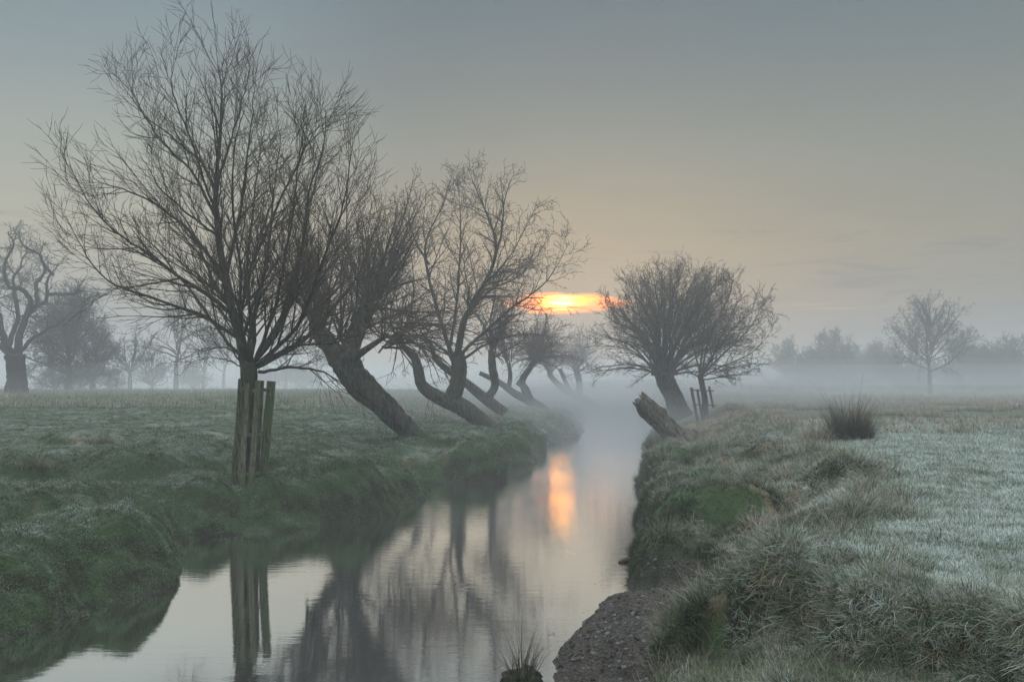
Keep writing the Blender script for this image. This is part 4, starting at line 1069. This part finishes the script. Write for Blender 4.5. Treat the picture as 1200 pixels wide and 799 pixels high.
ix = np.where(q < fr_ * (.75 + .6 * (s['lm'][ok] > .12)) * flat, rng.integers(4, 6, len(P)), np.where(q3 < st_ * .35, rng.integers(6, 8, len(P)), rng.integers(0, 4, len(P))))
nz_ = s['n'][ok][:, 2]
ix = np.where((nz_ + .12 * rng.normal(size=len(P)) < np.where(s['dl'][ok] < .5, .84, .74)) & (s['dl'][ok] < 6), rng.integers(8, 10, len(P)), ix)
sc = (.65 + .5 * rng.uniform(size=len(P))) * np.interp(P[:, 1], [8, 16, 40], [.80, 1.05, 1.9]) * np.where(s['dl'][ok] > 5.5, .75, 1)
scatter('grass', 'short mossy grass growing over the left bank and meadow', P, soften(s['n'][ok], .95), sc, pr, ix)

s = sample(16000, 38, 85.0, (-.62, .14), 1.3)
ok = (s['dl'] > s['dr']) & (s['z'] > .03)
pr = [tuft_mesh('far_turf', 34, .10, .4, .20, .022, .8, M['b_moss'], seg=3) for _ in range(2)] + [tuft_mesh('far_rimed', 34, .10, .4, .20, .022, .8, M['b_mossfrost'], seg=3), tuft_mesh('far_straw', 34, .14, .4, .18, .02, .8, M['b_straw'], seg=3)]
P = s['P'][ok]; q = rng.uniform(size=len(P)); nn2 = fbm(P[:, 0] * .5, P[:, 1] * .5, 17, 3)
ix = np.where(q < .45, rng.integers(0, 2, len(P)), np.where(q < .8 - .3 * (nn2 > .1), 2, 3))
scatter('grass', 'rough grass on the far part of the left bank', P, soften(s['n'][ok], .9), .7 + .9 * rng.uniform(size=len(P)), pr, ix)

# long dead stems leaning out of the near tussocks
s = sample(2600, 3.8, 14.0, (-.02, .62), 1.6)
w_ = np.interp(s['y'], [-60, 4, 7, 10, 15, 25, 60], [2.4, 1.4, 1.9, 2.7, 3.3, 3.9, 5.0])
ok = (s['dr'] > w_ * .35) & (s['dr'] < w_ * 1.5) & (fbm(s['x'] * 2.1, s['y'] * 2.1, 83, 2) > .05)
P = s['P'][ok]
scatter('grass', 'long dead pale stems leaning out of the tussocks on the right bank', P, soften(s['n'][ok], .8), .6 + .6 * rng.uniform(size=len(P)),
        [tuft_mesh('dead_stems', 4, .34, .3, .05, .0032, .45, M['b_straw'], seg=6, flop=1.2) for _ in range(6)], rng.integers(0, 6, len(P)))

# far field stubble: taller dry grass seen edge-on along the right field's skyline
s = sample(9000, 24, 90.0, (.12, .64), 1.2)
ok = (s['dr'] > 1.5) & (fbm(s['x'] * .3, s['y'] * .3, 91, 3) > -.15)
pr = [tuft_mesh('dry_tuft', 30, .24, .35, .14, .012, .6, M['b_straw'], seg=3) for _ in range(3)]
P = s['P'][ok]; sc = (.6 + .8 * rng.uniform(size=len(P))) * np.interp(P[:, 1], [24, 90], [.8, 1.6])
scatter('grass', 'taller dry grass at the far side of the right field', P, soften(s['n'][ok]), sc, pr, rng.integers(0, 3, len(P)))

# frosted gravel and earth crumbs on the muddy shore
def stone_mesh(name, mat):
    V = []; nu, nv = 7, 5
    for v in np.linspace(.25, math.pi - .25, nv):
        for u in np.arange(nu) / nu * 6.283: V.append([math.cos(u) * math.sin(v), math.sin(u) * math.sin(v) * .8, math.cos(v) * .55])
    V = np.array(V) * (1 + rng.normal(size=(len(V), 1)) * .16) * .012
    i = np.arange(nu * nv).reshape(nv, nu); A = i[:-1]; Bq = np.roll(A, -1, 1); D = i[1:]; Cq = np.roll(D, -1, 1)
    f3 = [(i[0][0], i[0][j], i[0][j + 1]) for j in range(1, nu - 1)]
    return mesh_from(name, V, [np.stack([A, D, Cq, Bq], -1).reshape(-1, 4), np.array(f3)], mat, link=False, smooth=False)
sm_, g_ = new_mat('rimed_earth_crumb')
P_ = g_.n('ShaderNodeNewGeometry').outputs['Position']; oi_ = g_.n('ShaderNodeObjectInfo').outputs['Random']
finish(g_, g_.mix(g_.m('POWER', oi_, 2.2), (0.022, 0.019, 0.016), (0.16, 0.155, 0.145)), .9, spec=.2)
s = sample(90000, 5.0, 13.0, (-.05, .35), 1.2)
ok = (s['dr'] > -.02) & (s['mud'] > .3) & (s['z'] < .5) & (s['z'] > 0.0) & (fbm(s['x'] * 4, s['y'] * 4, 70, 3) + .35 * rng.normal(size=len(s['x'])) > .05)
P = s['P'][ok]; sc = .38 + 1.9 * rng.uniform(size=len(P)) ** 7
o_ = scatter('gravel', 'frosted gravel and earth crumbs on the muddy shore of the right bank', P, soften(s['n'][ok]), sc, [stone_mesh('crumb', sm_) for _ in range(4)], rng.integers(0, 4, len(P)))

# drowned leaves and flecks of scum along the quiet left margin
fm_, fg_ = new_mat('drowned_leaf')
oi_ = fg_.n('ShaderNodeObjectInfo').outputs['Random']
finish(fg_, fg_.mix(oi_, (0.05, 0.035, 0.018), (0.24, 0.19, 0.12)), .6)
def leaf_mesh(name, l):
    V = [(-l, 0, .002), (-l * .4, -l * .32, .004), (l * .5, -l * .25, .003), (l, 0, .006), (l * .5, l * .28, .004), (-l * .4, l * .3, .005)]
    return mesh_from(name, V, [[(0, 1, 5)], [(1, 2, 4, 5)], ] if 0 else [[(0, 1, 5), (2, 3, 4)], [(1, 2, 4, 5)]], fm_, link=False)
s = sample(60000, 8.0, 34.0, (-.56, .12), 1.3)
m_ = np.maximum(s['dl'], s['dr']); cl = fbm(s['x'] * 1.1, s['y'] * 1.1, 95, 3)
ok = (m_ < -.02) & (m_ > -.6) & (s['z'] < -.02) & (rng.uniform(size=len(m_)) < .34 * sstep(cl, .05, .4) * np.exp(-np.abs(m_) / .18))
P = s['P'][ok].copy(); P[:, 2] = .004
scatter('debris', 'drowned leaves and flecks floating along the quiet margins of the river', P, np.tile([0., 0., 1.], (len(P), 1)), .5 + .8 * rng.uniform(size=len(P)), [leaf_mesh('leaf', .022), leaf_mesh('leaf', .013)], rng.integers(0, 2, len(P)))['category'] = 'leaves'

# individual clumps
def clump(name, label, p, n, h, rad, w, lean, mat, clod=None, cat='grass clump', group=None, flop=1.0, hj=.25):
    p = np.array(p, float)
    root = empty(name, p, label, cat, group)
    o = tuft_mesh('blades', n, h, hj, rad, w, lean, mat, seg=6, flop=flop)
    COL.objects.link(o); o.parent = root
    if clod:
        mb = MB(); blob(mb, p + [0, 0, clod[2] * .1], clod, int(p[0] * 37) % 90 + 1, amp=.45, fr=2.4); mb.build('root_clod', M['clod'], root)
    return root
def on_ground(px, py, z0=.8):
    p = atz(px, py, z0)
    for _ in range(6): p = atz(px, py, ground_z(p[0], p[1]))
    p[2] = ground_z(p[0], p[1]); return p
clump('rush_clump', 'large dark rush clump standing up from the right field', on_ground(996, 518, 1.1), 2400, .80, .48, .010, .58, M['b_rush'], flop=.55, hj=.3)
clump('rush_clump', 'smaller pale brown rush clump against the left side of the large dark one', on_ground(957, 520, 1.1), 800, .52, .30, .010, .75, M['b_straw'], flop=.8)
p = atz(612, 806, 0.0)
clump('reed_tuft', 'sparse dark reed tuft on a muddy clod in the water at the bottom edge', p + [0, 0, .05], 110, .42, .10, .008, .55, M['b_rush'], clod=(.17, .13, .10), cat='reed tuft', flop=.6)
for px, py, h, r, n, mt, lab in [
    (768, 540, .62, .30, 420, 'b_rush', 'dark sedge tussock hanging over the water below the broken stump'),
    (792, 590, .50, .28, 380, 'b_long', 'drooping sedge tussock in the dip of the right bank between two mossy clods'),
    (858, 515, .45, .40, 420, 'b_straw', 'brown sedge tussock on the bank top right of the broken stump'),
    (925, 585, .30, .22, 300, 'b_straw', 'pale straw coloured tussock at the field edge beyond the mossy mound'),
    (890, 625, .30, .20, 260, 'b_straw', 'wispy straw tussock on the slope nearest the gravelly mud'),
    (778, 620, .34, .18, 220, 'b_long', 'small sedge tussock at the waterline by the floating branch'),
    (330, 590, .40, .30, 380, 'b_long', 'brown grass tussock hanging from the left bank right of the paling guard'),
    (120, 520, .30, .26, 320, 'b_straw', 'straw coloured tussock on the left bank top'),
    (40, 560, .28, .28, 320, 'b_straw', 'brown tussock behind the mossy promontory on the left')]:
    clump('sedge_tussock', lab, on_ground(px, py, .7), n, h, r, .0065, .75, M[mt], flop=1.0, cat='tussock')

# floating bits
def drift(name, label, pts, r, cat):
    P = catmull(pts, 12); mb = MB(); Rr = r * (1 - np.abs(np.linspace(-1, 1, 12)) ** 3 * .6) * (1 + .15 * rng.normal(size=12))
    tubes(mb, P[None], Rr[None], 8, .1)
    o = mb.build(name, M['dead_wood']); tag(o, label, cat); return o
w0 = atz(725, 659, 0); w1 = atz(748, 658, 0)
drift('floating_branch', 'dark waterlogged branch lying in the water against the right bank', [w0 + [0, 0, .01], (w0 + w1) / 2 + [0, .05, .03], w1 + [0, 0, .03]], .035, 'branch')
for (a, b), (c, d), lab in [((246, 634), (300, 630), 'thin pale stick floating below the paling guard'), ((90, 726), (104, 722), 'short twig floating by the tip of the mossy promontory'),
                            ((554, 545), (598, 543), 'thin drifting stick at the mouth of the small inlet')]:
    w0, w1 = atz(a, b, 0), atz(c, d, 0)
    drift('floating_stick', lab, [w0 + [0, 0, .004], (w0 + w1) / 2 + [0, .08, .008], w1 + [0, 0, .004]], .012, 'stick')
